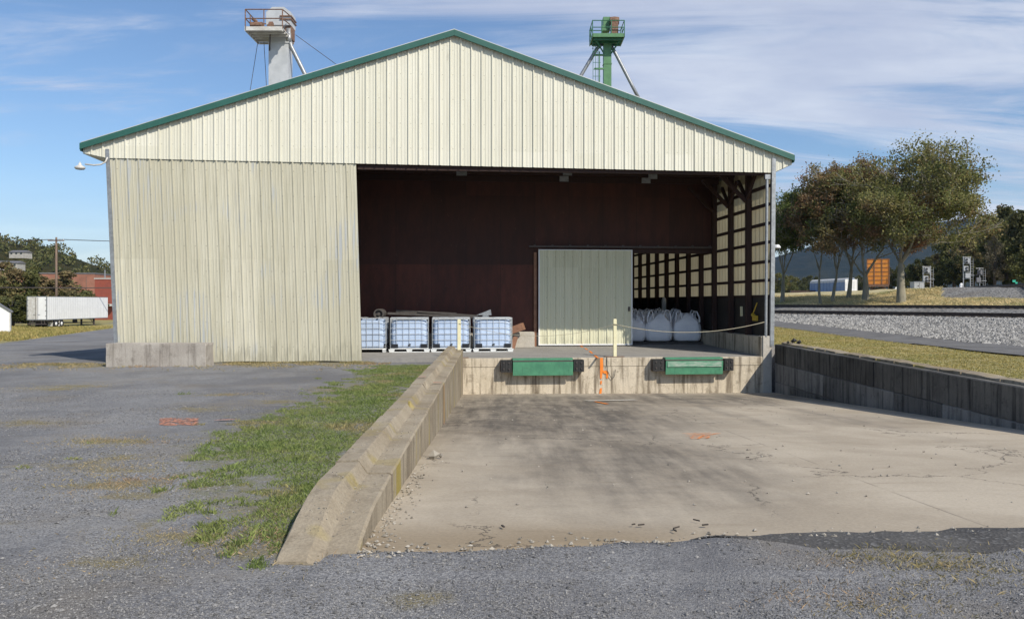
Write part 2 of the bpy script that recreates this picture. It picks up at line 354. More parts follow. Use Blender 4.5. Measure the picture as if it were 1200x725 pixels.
def slab_mat():
    m, t = M('stained_yard_slab'); p = t.pos(); xs = t.n('ShaderNodeSeparateXYZ', Vector=p)
    n = t.noise(p, .55, 8, .62, .6)
    col = t.mixc(t.ramp(n, .35, .65), (.44,.385,.305), (.35,.30,.232))
    # oily tyre-dark area in front of the left leveller, drifting to the near middle
    wob = t.math('MULTIPLY', t.math('SUBTRACT', t.noise(p, .5, 5, .6), .5), 3.2)
    def blob(cx, cy, rx, ry, k):
        dx = t.math('DIVIDE', t.math('SUBTRACT', t.math('ADD', xs.outputs[0], t.math('MULTIPLY', wob, .4)), cx), rx)
        dy = t.math('DIVIDE', t.math('SUBTRACT', t.math('ADD', xs.outputs[1], wob), cy), ry)
        d = t.math('SQRT', t.math('ADD', t.math('MULTIPLY', dx, dx), t.math('MULTIPLY', dy, dy)))
        return t.math('MULTIPLY', t.ramp(d, .35, 1.1, 1, 0), k)
    mot = t.ramp(t.math('ADD', t.math('MULTIPLY', t.noise(t.mp(p, (3.2, .38, 1)), 1.3, 8, .68), .55), t.math('MULTIPLY', t.noise(p, 1.6, 8, .72), .45)), .33, .66)
    f = t.math('MAXIMUM', blob(.4, 16.5, 4.2, 9.0, 1.), blob(1.3, 9.2, 1.9, 4.2, .85))
    f = t.math('MAXIMUM', f, blob(4.2, 20.8, 5.4, 3.6, .85)); f = t.math('MAXIMUM', f, blob(6.2, 14.5, 1.8, 2.0, .4))
    f = t.math('MULTIPLY', f, t.math('ADD', t.math('MULTIPLY', mot, .72), .28))
    col = t.mixc(f, col, (.095,.084,.072))
    strk = t.ramp(t.noise(t.mp(p, (.35, 3., 1)), 1.5, 7, .7), .56, .72)
    col = t.mixc(t.math('MULTIPLY', strk, .42), col, (.19,.145,.095))
    # earthy wet rim at the near edge
    rim = t.ramp(t.math('ADD', xs.outputs[1], t.math('MULTIPLY', wob, .12)), 5.15, 6.0, 1, 0)
    rimx = t.ramp(xs.outputs[0], .5, 2.2, 1, 0)
    col = t.mixc(t.math('MULTIPLY', t.math('MULTIPLY', rim, rimx), .65), col, (.21,.155,.09))
    for cx_, w_ in ((-.15,.22),(1.75,.2),(4.35,.2),(6.1,.2)):
        tr = t.ramp(t.math('ABSOLUTE', t.math('SUBTRACT', t.math('ADD', xs.outputs[0], t.math('MULTIPLY', wob, .12)), cx_)), w_*.4, w_*1.6, 1, 0)
        tr = t.math('MULTIPLY', t.math('MULTIPLY', tr, mot), t.ramp(xs.outputs[1], 8., 17., 0., .55))
        col = t.mixc(tr, col, (.10,.092,.082))
    # cast joints and cracks
    jx = t.math('ABSOLUTE', t.math('SUBTRACT', xs.outputs[0], 3.35)); jy = t.math('ABSOLUTE', t.math('SUBTRACT', xs.outputs[1], 13.6))
    jt = t.math('MAXIMUM', t.ramp(jx, .006, .016, 1, 0), t.ramp(jy, .008, .022, 1, 0))
    col = t.mixc(t.math('MULTIPLY', jt, t.ramp(t.noise(p, 2., 4), .35, .6, 0, .5)), col, (.13,.115,.095))
    w = t.n('ShaderNodeTexNoise', Vector=p, Scale=1.6, Detail=6., Roughness=.7)
    wp = t.n('ShaderNodeVectorMath', {'operation': 'ADD'}); t.nt.links.new(p, wp.inputs[0])
    ws = t.n('ShaderNodeVectorMath', {'operation': 'SCALE'}); t.nt.links.new(w.outputs['Color'], ws.inputs[0]); ws.inputs['Scale'].default_value = .9
    t.nt.links.new(ws.outputs[0], wp.inputs[1])
    ce = t.vor(wp.outputs[0], .33, 'DISTANCE_TO_EDGE')
    gate = t.ramp(t.noise(t.mp(p, (1,1,1), (2,8,0)), .45, 2), .47, .56)
    cr = t.math('MULTIPLY', t.ramp(ce, .0, .006, 1, 0), gate)
    col = t.mixc(t.math('MULTIPLY', cr, .85), col, (.05,.045,.04))
    specks = t.math('MULTIPLY', t.ramp(t.vor(p, 5.), .02, .035, 1, 0), .8)
    col = t.mixc(specks, col, (.07,.055,.045))
    fine = t.noise(p, 38, 6, .75)
    col = t.mixc(.6, col, t.mixc(t.ramp(fine, .3, .7), (.8,.8,.8), (1.13,1.13,1.13)), 'MULTIPLY')
    h = t.math('SUBTRACT', t.math('ADD', t.math('MULTIPLY', fine, .4), t.noise(p, 6, 5)), t.math('MULTIPLY', cr, 2.))
    t.out(col, .88, 0, t.bump(h, .4, .012), spec=.25); return m
MT['slab'] = slab_mat()
def asphalt(name, c1, c2, dist=.01):
    m, t = M(name); p = t.pos(); v = t.n('ShaderNodeTexVoronoi', Vector=p, Scale=45.)
    col = t.mixc(t.ramp(t.noise(p, 1.2, 7, .65), .35, .65), c1, c2)
    s = t.n('ShaderNodeSeparateXYZ', Vector=v.outputs['Color']).outputs[0]
    col = t.mixc(t.math('MULTIPLY', t.ramp(s, .8, 1.), .5), col, (.2,.2,.2))
    t.out(col, .9, 0, t.bump(t.math('ADD', v.outputs['Distance'], t.noise(p, 8, 5)), .6, dist), spec=.25); return m
MT['asphalt'] = asphalt('path_asphalt', (.15,.147,.145), (.105,.103,.103))
MT['darkasphalt'] = asphalt('dark_patch_asphalt', (.055,.054,.054), (.095,.092,.088))
def flatstone(name, a, b):
    m, t = M(name); rv = t.n('ShaderNodeNewGeometry').outputs['Random Per Island']
    t.out(t.mixc(rv, a, b), .9, spec=.2); return m
MT['pebble'] = flatstone('gravel_stone', (.075,.075,.076), (.29,.285,.28))
MT['chip'] = flatstone('concrete_chip', (.16,.145,.12), (.40,.37,.32))
MT['ballaststone'] = flatstone('ballast_stone', (.14,.138,.135), (.42,.41,.39))

# ------------------------------------------------------------------ terrain
def bu(x, y): dx, dy = x, y - Y0; return dx*CT + dy*ST
def bv(x, y): dx, dy = x, y - Y0; return -dx*ST + dy*CT
def BW(u, v, z=0.): return (u*CT - v*ST, Y0 + u*ST + v*CT, z)
def u_at(px, v): k = (px-HX)/F; return (k*(Y0 + v*CT) + v*ST)/(CT - k*ST)
def z_at(px, py, v): return CZ + (HY-py)/F*BW(u_at(px, v), v)[1]
def wl_x(y): return -.812 - .0268*(y)           # right face of the left retaining wall
def wr_x(y): return 8.06 - .0092*(y-12.5)      # left face of the right retaining wall
def slab_z(x, y): return -1.1 + .063*(24-y) if y > 4 else .16
def edge_y(x): return 4.86 + .11*max(x+1.1, 0) + .10*pn(x, 0, 1.1, 3) + .05*pn(x, 0, 4., 5)
TA = Vector((28, 43.4)); TD = Vector((-.447, .894)); TN = Vector((.894, .447))
def ts(x, y): return (x-TA.x)*TN.x + (y-TA.y)*TN.y
def zleft(x, y):
    if y < 5: z = .1
    elif y < 22: z = lerp(.1, -.08, (y-5)/17)
    elif y < 103: z = lerp(-.08, -1.7, (y-22)/81)
    else: z = -1.7
    return z
def zright(x, y):
    base = .1 + .15*sm((y-5)/4) + .25*sm((y-22)/26)
    s = ts(x, y); xt = TA.x - .5*(y-TA.y) - 2.0
    z = base
    if x > 16 and s < -1.7:
        t = (x-16)/max(xt-16, .5); z = lerp(base, .8, sm(min(1, t))*.5 + .5*min(1, t))
    elif s >= -1.7:
        hc = lerp(2.0, 1.6, sm((x-32)/8)); zp = lerp(2.2, 3.0, sm((x-34)/6))
        if s < 2: z = .8
        elif s < 6: z = lerp(.8, 1.2, sm((s-2)/4))
        elif s < 10: z = 1.2
        elif s < 17: z = lerp(1.2, hc, sm((s-10)/7))
        elif s < 26: z = lerp(hc, zp, sm((s-17)/9))
        else: z = zp
    return z
def G(x, y, det=True):
    u, v = bu(x, y), bv(x, y)
    if -1.9 < u < 7.85 and -.3 < v < 3: return -1.4
    if -11.3 < u < 7.85 and v > .45 and v < 24: return -.35
    wl = wl_x(y) - .22; wr = wr_x(y) + .3
    zl = zleft(x, y); zr = zright(x, y)
    if v > .4 or y < 4.5:
        w = sm((x - 2)/7.0) if y > 40 else (sm((x+.5)/8) if y < 4.5 else (1. if x > 5 else 0.))
        z = lerp(zl, zr, w)
    elif x < wl: z = zl
    elif x > wr: z = zr
    else:
        e = edge_y(x)
        near = lerp(zl, zr, sm((x+.5)/8)*.0)
        t = sm((y - e + .05)/.35)
        z = lerp(.115 + .02*pn(x, y, 2., 9), slab_z(x, y) - .16, t)
    if det and y < 26:
        z += .022*pn(x, y, .8, 1) + .009*pn(x, y, 3., 2)
    elif det and x > 20 and ts(x, y) > 10: z += .12*pn(x, y, .35, 1)
    return z
def gp(px, py):
    z = 0.
    for _ in range(12):
        Y = F*(CZ-z)/(py-HY); X = (px-HX)/F*Y; z = .5*z + .5*G(X, Y, False)
    return X, Y
green_px = [(522,424),(470,425),(425,432),(408,450),(352,474),(300,486),(240,508),(222,540),(216,575),(262,602),(300,625),(322,645),(345,640)]
green_poly = [gp(a, b) for a, b in green_px]
WT = [(125,518,1),(150,517,1),(140,548,1),(150,565,1.2),(118,567,.7),(165,580,.6),(215,627,.8),(232,628,.8),(125,660,.6),(60,428,1),(95,430,1),(120,427,1),(30,495,.6),(150,536,.7),(235,480,.6),(60,455,.8),(90,452,.8),(395,455,.9),(400,458,.7),(270,462,.8),(318,645,1.),(330,630,1),(340,600,.8),
      (1060,657,1.),(1105,662,1.4),(1020,706,1.),(480,700,.2),(70,545,.4),(330,470,.6)]
WP = [(*gp(a, b), k) for a, b, k in WT]

def inpoly(x, y, P):
    c = False; j = len(P)-1
    for i in range(len(P)):
        xi, yi = P[i]; xj, yj = P[j]
        if (yi > y) != (yj > y) and x < (xj-xi)*(y-yi)/(yj-yi)+xi: c = not c
        j = i
    return c
def pdist(x, y, P):
    d = 1e9
    for i in range(len(P)):
        ax, ay = P[i-1]; bx_, by = P[i]; dx, dy = bx_-ax, by-ay
        t = max(0, min(1, ((x-ax)*dx+(y-ay)*dy)/(dx*dx+dy*dy))); d = min(d, math.hypot(x-ax-t*dx, y-ay-t*dy))
    return d
def mgreen(x, y):
    if y < 4.5 or y > 22 or x > -1 or x < -8: return 0.
    d = pdist(x, y, green_poly); d = d if inpoly(x, y, green_poly) else -d
    if x > -1.9 and d > 0: d += .3
    return max(0., min(1., .5 + d*.75))
V0 = gp(0, 402); V1 = gp(130, 384)
def mverge(x, y):
    if x < -12:
        dx, dy = V1[0]-V0[0], V1[1]-V0[1]; L = math.hypot(dx, dy)
        d = ((x-V0[0])*-dy + (y-V0[1])*dx)/L
        return max(0., min(1., .5 + d*.3))
    if 8.3 < x < 16 and y > 4: return max(0., min(1., .5 + (13-x)*.8))
    return 0.
def mweed(x, y):
    u, v = bu(x, y), bv(x, y)
    m = 0.
    if -14 < u < -4 and -3 < v < .3: m = max(m, .55*sm((v+2.2)/1.8))
    if x < -1.5 and 5 < y < 22: m = max(m, .26 + .12*mgreen(x, y))
    if x < 0 and y < 22:
        for wx, wy, k in WP:
            sx_, sy_ = .12+.035*wy, .05+.022*wy; q = ((x-wx)/sx_)**2 + ((y-wy)/sy_)**2
            if q < 6: m = max(m, .62*math.exp(-q*.5))
    return m
def build_ground():
    xs = []; 
    def rng(a, b, st):
        n = max(1, int(round((b-a)/st))); return [a + (b-a)*i/n for i in range(n)]
    xs = rng(-3200,-800,400)+rng(-800,-200,60)+rng(-200,-60,10)+rng(-60,-14,1.5)+rng(-14,-8,.3)+rng(-8,-2.4,.14)+rng(-2.4,-.6,.08)+rng(-.6,7.4,.16)+rng(7.4,9,.08)+rng(9,18,.3)+rng(18,70,.8)+rng(70,200,8)+rng(200,800,60)+rng(800,3200,400)+[3200]
    ys = rng(-300,-40,40)+rng(-40,-4,4)+rng(-4,2,.5)+rng(2,8,.1)+rng(8,26,.18)+rng(26,90,.8)+rng(90,200,5)+rng(200,800,60)+rng(800,3200,400)+[3200]
    nx, ny = len(xs), len(ys)
    vs = [(x, y, G(x, y)) for y in ys for x in xs]
    fs = [(j*nx+i, j*nx+i+1, (j+1)*nx+i+1, (j+1)*nx+i) for j in range(ny-1) for i in range(nx-1)]
    me = bpy.data.meshes.new('ground'); me.from_pydata(vs, [], fs); me.materials.append(MT['ground'])
    me.polygons.foreach_set('use_smooth', [True]*len(fs))
    A = {k: [] for k in ('z_green','z_verge','z_weed','z_ballast','z_dry')}
    for x, y, z in vs:
        A['z_green'].append(mgreen(x, y)); A['z_verge'].append(mverge(x, y)); A['z_weed'].append(mweed(x, y))
        s = ts(x, y); b = 0.; d = 0.
        if x > 14 and y > 4:
            b = max(0., min(1., .5+(x-16)*1.2)) if s < 9.5 else max(0., min(1., .5 - (s-10)*.6))
            if s > 9: d = max(0., min(1., .5+(s-10)*.6))
            if x/max(y,1.) > .535 and 16.5 < s < 60 and y < 130: b = max(b, min(1., (s-16.5)*.5)); d = min(d, 1-b)
        elif y > 60 and x > -14: d = 1.
        A['z_ballast'].append(b); A['z_dry'].append(d)
    for k, v in A.items():
        a = me.attributes.new(k, 'FLOAT', 'POINT'); a.data.foreach_set('value', v)
    o = bpy.data.objects.new('ground', me); COL.objects.link(o); kind(o, 'structure')
build_ground()

def sheet(name, mat, xs, ys_of, zf, k='structure'):
    mb = MB(); n = None; rows = []
    for x in xs:
        rows.append([(x, y, zf(x, y)) for y in ys_of(x)])
    nx, ny = len(rows), len(rows[0])
    mb.add([p for r in rows for p in r], [(i*ny+j, (i+1)*ny+j, (i+1)*ny+j+1, i*ny+j+1) for i in range(nx-1) for j in range(ny-1)])
    return kind(mb.build(name, mat, smooth=True), k)
# concrete yard slab sloping to the dock (fills between the retaining walls)
def build_slab():
    mb = MB(); NY, NX = 90, 60; vs = []
    for j in range(NY+1):
        for i in range(NX+1):
            t = i/NX
            # far edge follows the dock face
            y = None
            a0, a1 = -1.0, 9.5
            yy = lerp(4.5, 24.2, (j/NY)**1.6); x = lerp(wl_x(yy)-.1, wr_x(yy)+.1 if yy > 7 else 8.2, t)
            vs.append((x, yy, slab_z(x, yy) + .006*pn(x, yy, .7, 4) - .35*max(0., edge_y(x)+.03-yy)))
    mb.add(vs, [(j*(NX+1)+i, j*(NX+1)+i+1, (j+1)*(NX+1)+i+1, (j+1)*(NX+1)+i) for j in range(NY) for i in range(NX)])
    kind(mb.build('yard_slab', MT['slab'], smooth=True), 'structure')
build_slab()
# dark worn asphalt patch across the near edge of the slab
def build_patch():
    mb = MB(); n = 90; vs = []
    for i in range(n+1):
        x = lerp(1.15, 9.5, i/n); e = edge_y(x); w = sm((x-1.15)/1.2)
        far = e + .03 + w*(.16 + .12*pn(x, 1, 1.3, 6) + .05*pn(x, 1, 6, 7)); near = e - .02 - w*(.38 + .10*pn(x, 4, 1.6, 8) + .04*pn(x, 3, 7, 7))
        for k in range(9):
            y = lerp(near, far, k/8)
            z = max(G(x, y), slab_z(x, y) + .006*pn(x, y, .7, 4)) + (.001 if k in (0, 8) else .006)
            vs.append((x, y, z))
    mb.add(vs, [(i*9+k, (i+1)*9+k, (i+1)*9+k+1, i*9+k+1) for i in range(n) for k in range(8)])
    kind(mb.build('asphalt_patch', MT['darkasphalt'], smooth=True), 'structure')
build_patch()
# asphalt service path beside the railway
def lin(a, b, n): return [a + (b-a)*i/n for i in range(n+1)]
ysp = lin(6, 75, 140)
mb = MB(); NXP = 8; vs = []
for y in ysp:
    a = 13 + .15*pn(0, y, .5, 2) + .06*pn(0, y, 2.5, 3); b = 16.1 + .2*pn(5, y, .5, 2)
    for i in range(NXP+1): x = lerp(a, b, i/NXP); vs.append((x, y, zright(x, y) + (.01 if y > 26 else .04)))
mb.add(vs, [(j*(NXP+1)+i, j*(NXP+1)+i+1, (j+1)*(NXP+1)+i+1, (j+1)*(NXP+1)+i) for j in range(len(ysp)-1) for i in range(NXP)])
kind(mb.build('service_path', MT['asphalt'], smooth=True), 'structure')

# ------------------------------------------------------------------ barn
barn = empty('metal_barn', (0, Y0, 0), 'large cream metal pole barn with green roof edge and wide open loading bay', 'barn', TH)
PROF = [(0,0),(.010,.038),(.040,.038),(.050,0),(.130,0),(.140,.009),(.158,.009),(.168,0),(.222,0),(.232,.009),(.250,.009),(.260,0)]
def corr(mb, a, b, zb, zt, v=0., place=None, per=.305, amp=1., ph=0.):
    cols = []; k = math.floor((a-ph)/per)
    while True:
        for du, h in PROF:
            u = ph + k*per + du
            if u <= a: continue
            if u >= b: break
            cols.append((u, h*amp))
        if ph + k*per > b: break
        k += 1
    cols = [(a, 0.)] + cols + [(b, 0.)]
    vs = []
    for u, h in cols:
        for z in (zb(u), zt(u)): vs.append(place(u, h, z))
    n = len(cols)
    mb.add(vs, [(2*i, 2*i+2, 2*i+3, 2*i+1) for i in range(n-1)])
UA, ZA = -1.70, 9.60; UL, UR, ZE = -12.13, 8.55, 6.12
def roofz(u): return ZA - (ZA-ZE)*((UA-u)/(UA-UL) if u < UA else (u-UA)/(UR-UA))
def gb(u):
    if u < -11.46: return lerp(ZE-.28, 5.70, (u-UL)/(-11.46-UL))
    if u > 7.95: return lerp(5.56, ZE-.28, (u-7.95)/(UR-7.95))
    return lerp(5.70, 5.56, (u+11.46)/19.4)
mb = MB(); corr(mb, UL+.02, UR-.02, gb, lambda u: roofz(u)-.03, place=lambda u, h, z: (u, -.03-h, z))
mb.build('gable_siding', MT['gable'], barn)
mb = MB()
for a, b in (((UL, ZE-.30), (-11.46, 5.68)), ((7.95, 5.54), (UR, ZE-.30))):
    mb = MB(); mb.hexa([(a[0],0,a[1]),(b[0],0,b[1]),(b[0],24,b[1]),(a[0],24,a[1]),(a[0],0,a[1]+.02),(b[0],0,b[1]+.02),(b[0],24,b[1]+.02),(a[0],24,a[1]+.02)])
    mb.build('soffit', MT['gable'], barn)
# lower front siding, two courses, leaning slightly as the old frame does
def lowplace(off):
    def f(u, h, z):
        t = (5.72 - z)/5.8; lu = lerp(.26, .17, (u+11.46)/(11.46-4.54)); return (u + lu*t, -off-h, z)
    return f
mb = MB()
corr(mb, -11.46, -4.54, lambda u: 2.84, lambda u: 5.72, place=lowplace(.0), ph=.04, amp=.62)
corr(mb, -11.46, -4.54, lambda u: -.06+.012*math.sin(u*3), lambda u: 2.90, place=lowplace(.014), ph=.04, amp=.62)
fs = mb.build('front_siding', MT['lower'], barn)
mb = MB(); mb.hexa([(-4.52,.03,0),(-4.38,.03,0),(-4.38,.15,0),(-4.52,.15,0),(-4.69,.03,5.6),(-4.55,.03,5.6),(-4.55,.15,5.6),(-4.69,.15,5.6)]); mb.build('jamb', MT['post'], barn)
# right side wall
def sideplace(u, h, z): return (7.93+h, u, z)
mb = MB(); corr(mb, 0., 24., lambda u: .5, lambda u: 6.0, place=sideplace); mb.build('side_siding', MT['sidewall'], barn)
mb = MB(); corr(mb, 0., 24., lambda u: -1.2, lambda u: 6.0, place=lambda u, h, z: (-11.46-h+.26*(5.7-z)/5.8, u, z)); mb.build('side_siding', MT['lower'], barn)
mb = MB(); mb.bx(-11.2, 7.9, 24.0, 24.1, -1, 8.); 
mb.add([(-11.2,24.0,8),(7.9,24.0,8),(UA,24.0,9.5),(-11.2,24.1,8),(7.9,24.1,8),(UA,24.1,9.5)], [(0,1,2),(5,4,3),(0,3,4,1),(1,4,5,2),(2,5,3,0)])
mb.build('rear_wall', MT['ply2'], barn)
# roof with ribbed white metal, two slopes
mb = MB()
for a, b in ((UL, UA), (UA, UR)):
    za, zb_ = roofz(a), roofz(b)
    mb.hexa([(a,-.13,za-.05),(b,-.13,zb_-.05),(b,24.3,zb_-.05),(a,24.3,za-.05),(a,-.13,za),(b,-.13,zb_),(b,24.3,zb_),(a,24.3,za)])
    v = .1
    while v < 24.2: mb.bar((a, v, za+.012), (b, v, zb_+.012), .04, .03); v += .305
mb.build('roof', MT['roofw'], barn)
mb = MB()
for a, b in ((UL-.02, UA), (UA, UR+.02)):
    n = 4
    for i in range(n):
        p, q = lerp(a, b, i/n), lerp(a, b, (i+1)/n); o_ = .0 if i % 2 else .004
        za, zb_ = roofz(p), roofz(q)
        mb.hexa([(p,-.165-o_,za-.205),(q,-.165-o_,zb_-.205),(q,-.132,zb_-.205),(p,-.132,za-.205),(p,-.165-o_,za-.03),(q,-.165-o_,zb_-.03),(q,-.132,zb_-.03),(p,-.132,za-.03)])
mb.build('fascia', MT['green'], barn, bevel=.004)
# corner trims
mb = MB(); mb.hexa([(-11.24,-.06,-.08),(-11.14,-.06,-.08),(-11.14,.1,-.08),(-11.24,.1,-.08),(-11.5,-.06,5.95),(-11.40,-.06,5.95),(-11.40,.1,5.95),(-11.5,.1,5.95)]); mb.build('corner_trim', MT['galv'], barn)
mb = MB(); mb.hexa([(7.84,-.07,.3),(7.96,-.07,.3),(7.96,.05,.3),(7.84,.05,.3),(7.90,-.07,6.0),(8.02,-.07,6.0),(8.02,.05,6.0),(7.90,.05,6.0)]); mb.build('corner_trim', MT['galv'], barn)
mb = MB(); mb.tube([(7.72,-.02,.6),(7.76,-.02,5.5)], .045, 10); mb.bx(7.68,7.84,-.08,.02,5.36,5.5); mb.build('door_guide_pipe', MT['galv'], barn, smooth=False)
# eave gutter-less side fascia
for a in (UL-.02, UR-.01):
    mb = MB(); mb.bx(a, a+.03, -.13, 24.3, ZE-.25, ZE-.03); mb.build('eave_fascia', MT['green'], barn)
# lintel over the opening
mb = MB(); mb.bx(-4.5, 7.8, .06, .20, 5.50, 5.80); mb.build('lintel', MT['post'], barn)
# interior frame: posts, girts, knee braces
PV = [1.25 + 1.55*k for k in range(15)]
postm = MB(); postm.bx(-.08, .08, -.08, .08, .0, 6.); pm = None
for v in PV:
    if abs(v-4.35) < .1: v = 4.45
    if pm is None: pm = postm.build('post', MT['post'], barn, loc=(7.68, v, 0))
    else: o = pm.copy(); COL.objects.link(o); o.parent = barn; o.location = (7.68, v, 0)
gz = [1.82, 2.31, 2.88, 3.47, 4.04, 4.62, 5.18]
gm = None
for z in gz:
    if gm is None:
        gmb = MB(); gmb.bx(-.05, .05, 0.02, 23.9, -.045, .045); gm = gmb.build('girt', MT['post'], barn, loc=(7.84, 0, z))
    else: o = gm.copy(); COL.objects.link(o); o.parent = barn; o.location = (7.84, 0, z)
mb = MB(); mb.bar((0,0,-.9), (-.9,0,0), .09, .12); kb = None
for v in PV[:3]:
    if kb is None: kb = mb.build('knee_brace', MT['post'], barn, loc=(7.60, v, 5.75))
    else: o = kb.copy(); COL.objects.link(o); o.parent = barn; o.location = (7.60, v, 5.75)
mb = MB()
for v, s in ((PV[0], 1), (PV[1], -1), (PV[0], -1), (PV[1], 1)): mb.bar((7.62, v, 4.9), (7.62, v+s*.7, 5.6), .09, .10)
mb.build('wind_brace', MT['post'], barn)
# trusses
for i, v in enumerate((.9, 2.8, 4.35, 9., 13.6, 18.)):
    mb = MB(); mb.bar((-11.2, v, 5.95), (7.8, v, 5.95), .08, .2)
    for a, b in ((-11.3, UA), (UA, 7.9)): mb.bar((a, v, roofz(a)-.2), (b, v, roofz(b)-.2), .08, .2)
    for uu in (-8, -5, UA, 2, 5): mb.bar((uu, v, 5.95), (uu+(1.2 if uu < UA else (-1.2 if uu > UA else 0)), v, roofz(uu+(1.2 if uu < UA else (-1.2 if uu > UA else 0)))-.2), .08, .1)
    mb.build('truss', MT['post'], barn)
mb = MB()
for px, py, w in ((541,203,.34),(665,203,.3),(661,210,.3),(757,212,.3),(765,207,.3)):
    v = 2.72; u = u_at(px, v); z = z_at(px, py, v); mb = MB(); mb.bx(u-w/2, u+w/2, v-.02, v, z-.08, z+.10); mb.build('gusset_plate', MT['galv'], barn)
# partition with doorway
VP_ = 4.62
uh0, uh1 = u_at(728, VP_), 7.62; zh = z_at(790, 297, VP_)
mb = MB()
for (ua, ub) in ((-11.2, uh0),):
    mb.bx(ua, ub, VP_, VP_+.06, .55, 2.96)
mb.bx(-11.2, uh0, VP_+.004, VP_+.06, 2.96, 3.4, 1)
mb.bx(-11.2, 7.75, VP_+.004, VP_+.06, 3.4, 5.33, 1)
mb.bx(-11.2, 7.75, VP_+.016, VP_+.06, 5.33, 7.4, 1)
mb.build('partition', [MT['ply'], MT['ply2']], barn)
mb = MB(); mb.bx(uh0, 7.62, VP_-.05, VP_+.12, zh, zh+.20); mb.build('door_header', MT['post'], barn)
mb = MB(); mb.bx(-11.2, uh0-.02, VP_-.02, VP_+.2, .05, .56); mb.build('curb', MT['conc_white'], barn)
mb = MB(); x_ = u_at(629, VP_-.1); mb.bx(x_-.1, x_, VP_-.08, VP_-.03, .08, 3.4); mb.build('door_post', MT['brownwood'], barn)
# sliding door
DV = VP_-.14
d0, d1 = u_at(631, DV), u_at(741, DV); dz0, dz1 = z_at(686, 404.3, DV), z_at(686, 292.5, DV)
mb = MB(); corr(mb, d0+.03, d1-.03, lambda u: dz0+.03, lambda u: dz1-.02, place=lambda u, h, z: (u, DV-h*.8, z), ph=d0)
door = mb.build('sliding_door', MT['door'], barn)
mb = MB()
mb.bx(d0, d0+.045, DV-.03, DV+.04, dz0, dz1); mb.bx(d1-.045, d1, DV-.03, DV+.04, dz0, dz1)
mb.bx(d0+.045, d1-.045, DV-.03, DV+.04, dz0, dz0+.05); mb.bx(d0+.045, d1-.045, DV-.029, DV+.04, dz1-.03, dz1)
mb.build('door_frame', MT['white'], door)
mb = MB(); mb.bx(d1-.16, d1-.10, DV-.07, DV-.03, dz0+1.2, dz0+1.36); mb.build('door_handle', MT['darksteel'], door)
mb = MB(); t0, t1 = u_at(620, DV), u_at(838, DV); zt = z_at(730, 290.5, DV)
mb.bx(t0, t1, DV-.05, DV+.0, zt, zt+.06)
for i in range(11): uu = lerp(t0+.2, t1-.2, i/10); mb.bx(uu-.03, uu+.03, DV-.06, DV+.05, zt+.06, zt+.10)
mb.build('door_track', MT['darksteel'], barn)
# low boards and curb on the right wall
mb = MB()
for i in range(16):
    a = .08 + i*1.5; mb.bx(7.80, 7.88, a, a+1.49, .58, 1.79)
mb.build('wall_boards', MT['board'], barn)
mb = MB(); mb.bx(7.58, 7.9, .0, 23.9, -.02, .60); mb.build('wall_curb', MT['conc_face'], barn, bevel=.01)
# fixtures on the frame
mb = MB(); mb.bx(7.74, 7.79, 2.0, 2.12, 1.18, 1.50); mb.build('notice_plate', MT['cream_paint'], barn)
mb = MB(); mb.tube([(7.70,.70,1.15),(7.70,.95,1.25)], .06, 8); mb.tube([(7.70,.95,1.25),(7.68,.55,1.62)], .02, 6); mb.bx(7.66,7.74,.62,.9,1.06,1.22); mb.build('lever_clamp', simple('yellow_paint', (.55,.38,.04), None, 5, .5), barn)
mb = MB(); mb.lathe([(.03,0),(.08,.0),(.10,.02),(.07,.08),(.03,.11)], 14, c=(8.08,-.03,z_at(908,289,0)-.05)); mb.bx(7.95,8.06,-.05,-.01,z_at(908,289,0)+.02,z_at(908,289,0)+.05); mb.build('wall_light', MT['white'], barn)
lamp = MB(); lz = z_at(124, 186, 0)
lamp.tube([BW(-11.42,-.1,lz+.02), BW(-11.46,-.14,lz-.12), BW(-11.58,-.18,lz-.20), BW(-11.75,-.2,lz-.22), BW(-11.98,-.2,lz-.20)], .022, 8)
c = BW(-12.12,-.2,lz-.30)
lamp.lathe([(.04,.12),(.04,.08),(.09,.05),(.135,.02),(.14,-.01),(.11,-.045),(.03,-.06)], 16, c=c)
lamp.tube([(c[0],c[1],c[2]+.10),(c[0],c[1],c[2]+.16)], .02, 8)
tag(lamp.build('yard_light', MT['offwhite'], smooth=True), 'small white gooseneck yard light under the left eave of the barn', 'lamp')

# ------------------------------------------------------------------ loading dock
dock = empty('loading_dock', BW(0, 0, 0), 'raised concrete loading dock under the open barn bay with stained face', 'loading dock', TH)
ul = u_at(541, 0) - .45
def fz(v): return .018*v
mb = MB()
NVs = 24
for a, b, c_, d_ in ((-4.45, ul, 0.02, 24.), (ul, 7.6, .0, 24.), (-11.15, -4.45, .3, 24.)):
    mb.hexa([(a,c_,-.25),(b,c_,-.25),(b,d_,-.25),(a,d_,-.25),(a,c_,fz(c_)-.001),(b,c_,fz(c_)-.001),(b,d_,fz(d_)),(a,d_,fz(d_))])
mb.build('floor_slab', MT['conc_floor'], dock)
mb = MB(); mb.bx(ul, 7.62, -.03, .0, -1.5, -.01); mb.build('dock_face', MT['conc_face'], dock)
mb = MB(); mb.bx(ul+.4, 7.6, -.045, -.031, -.26, .0); mb.build('edge_beam', MT['conc_face'], dock, bevel=.006)
mb = MB(); mb.bx(7.62, 7.9, -.05, .3, -1.5, .62); mb.build('end_pillar', MT['conc_white'], dock, bevel=.015)
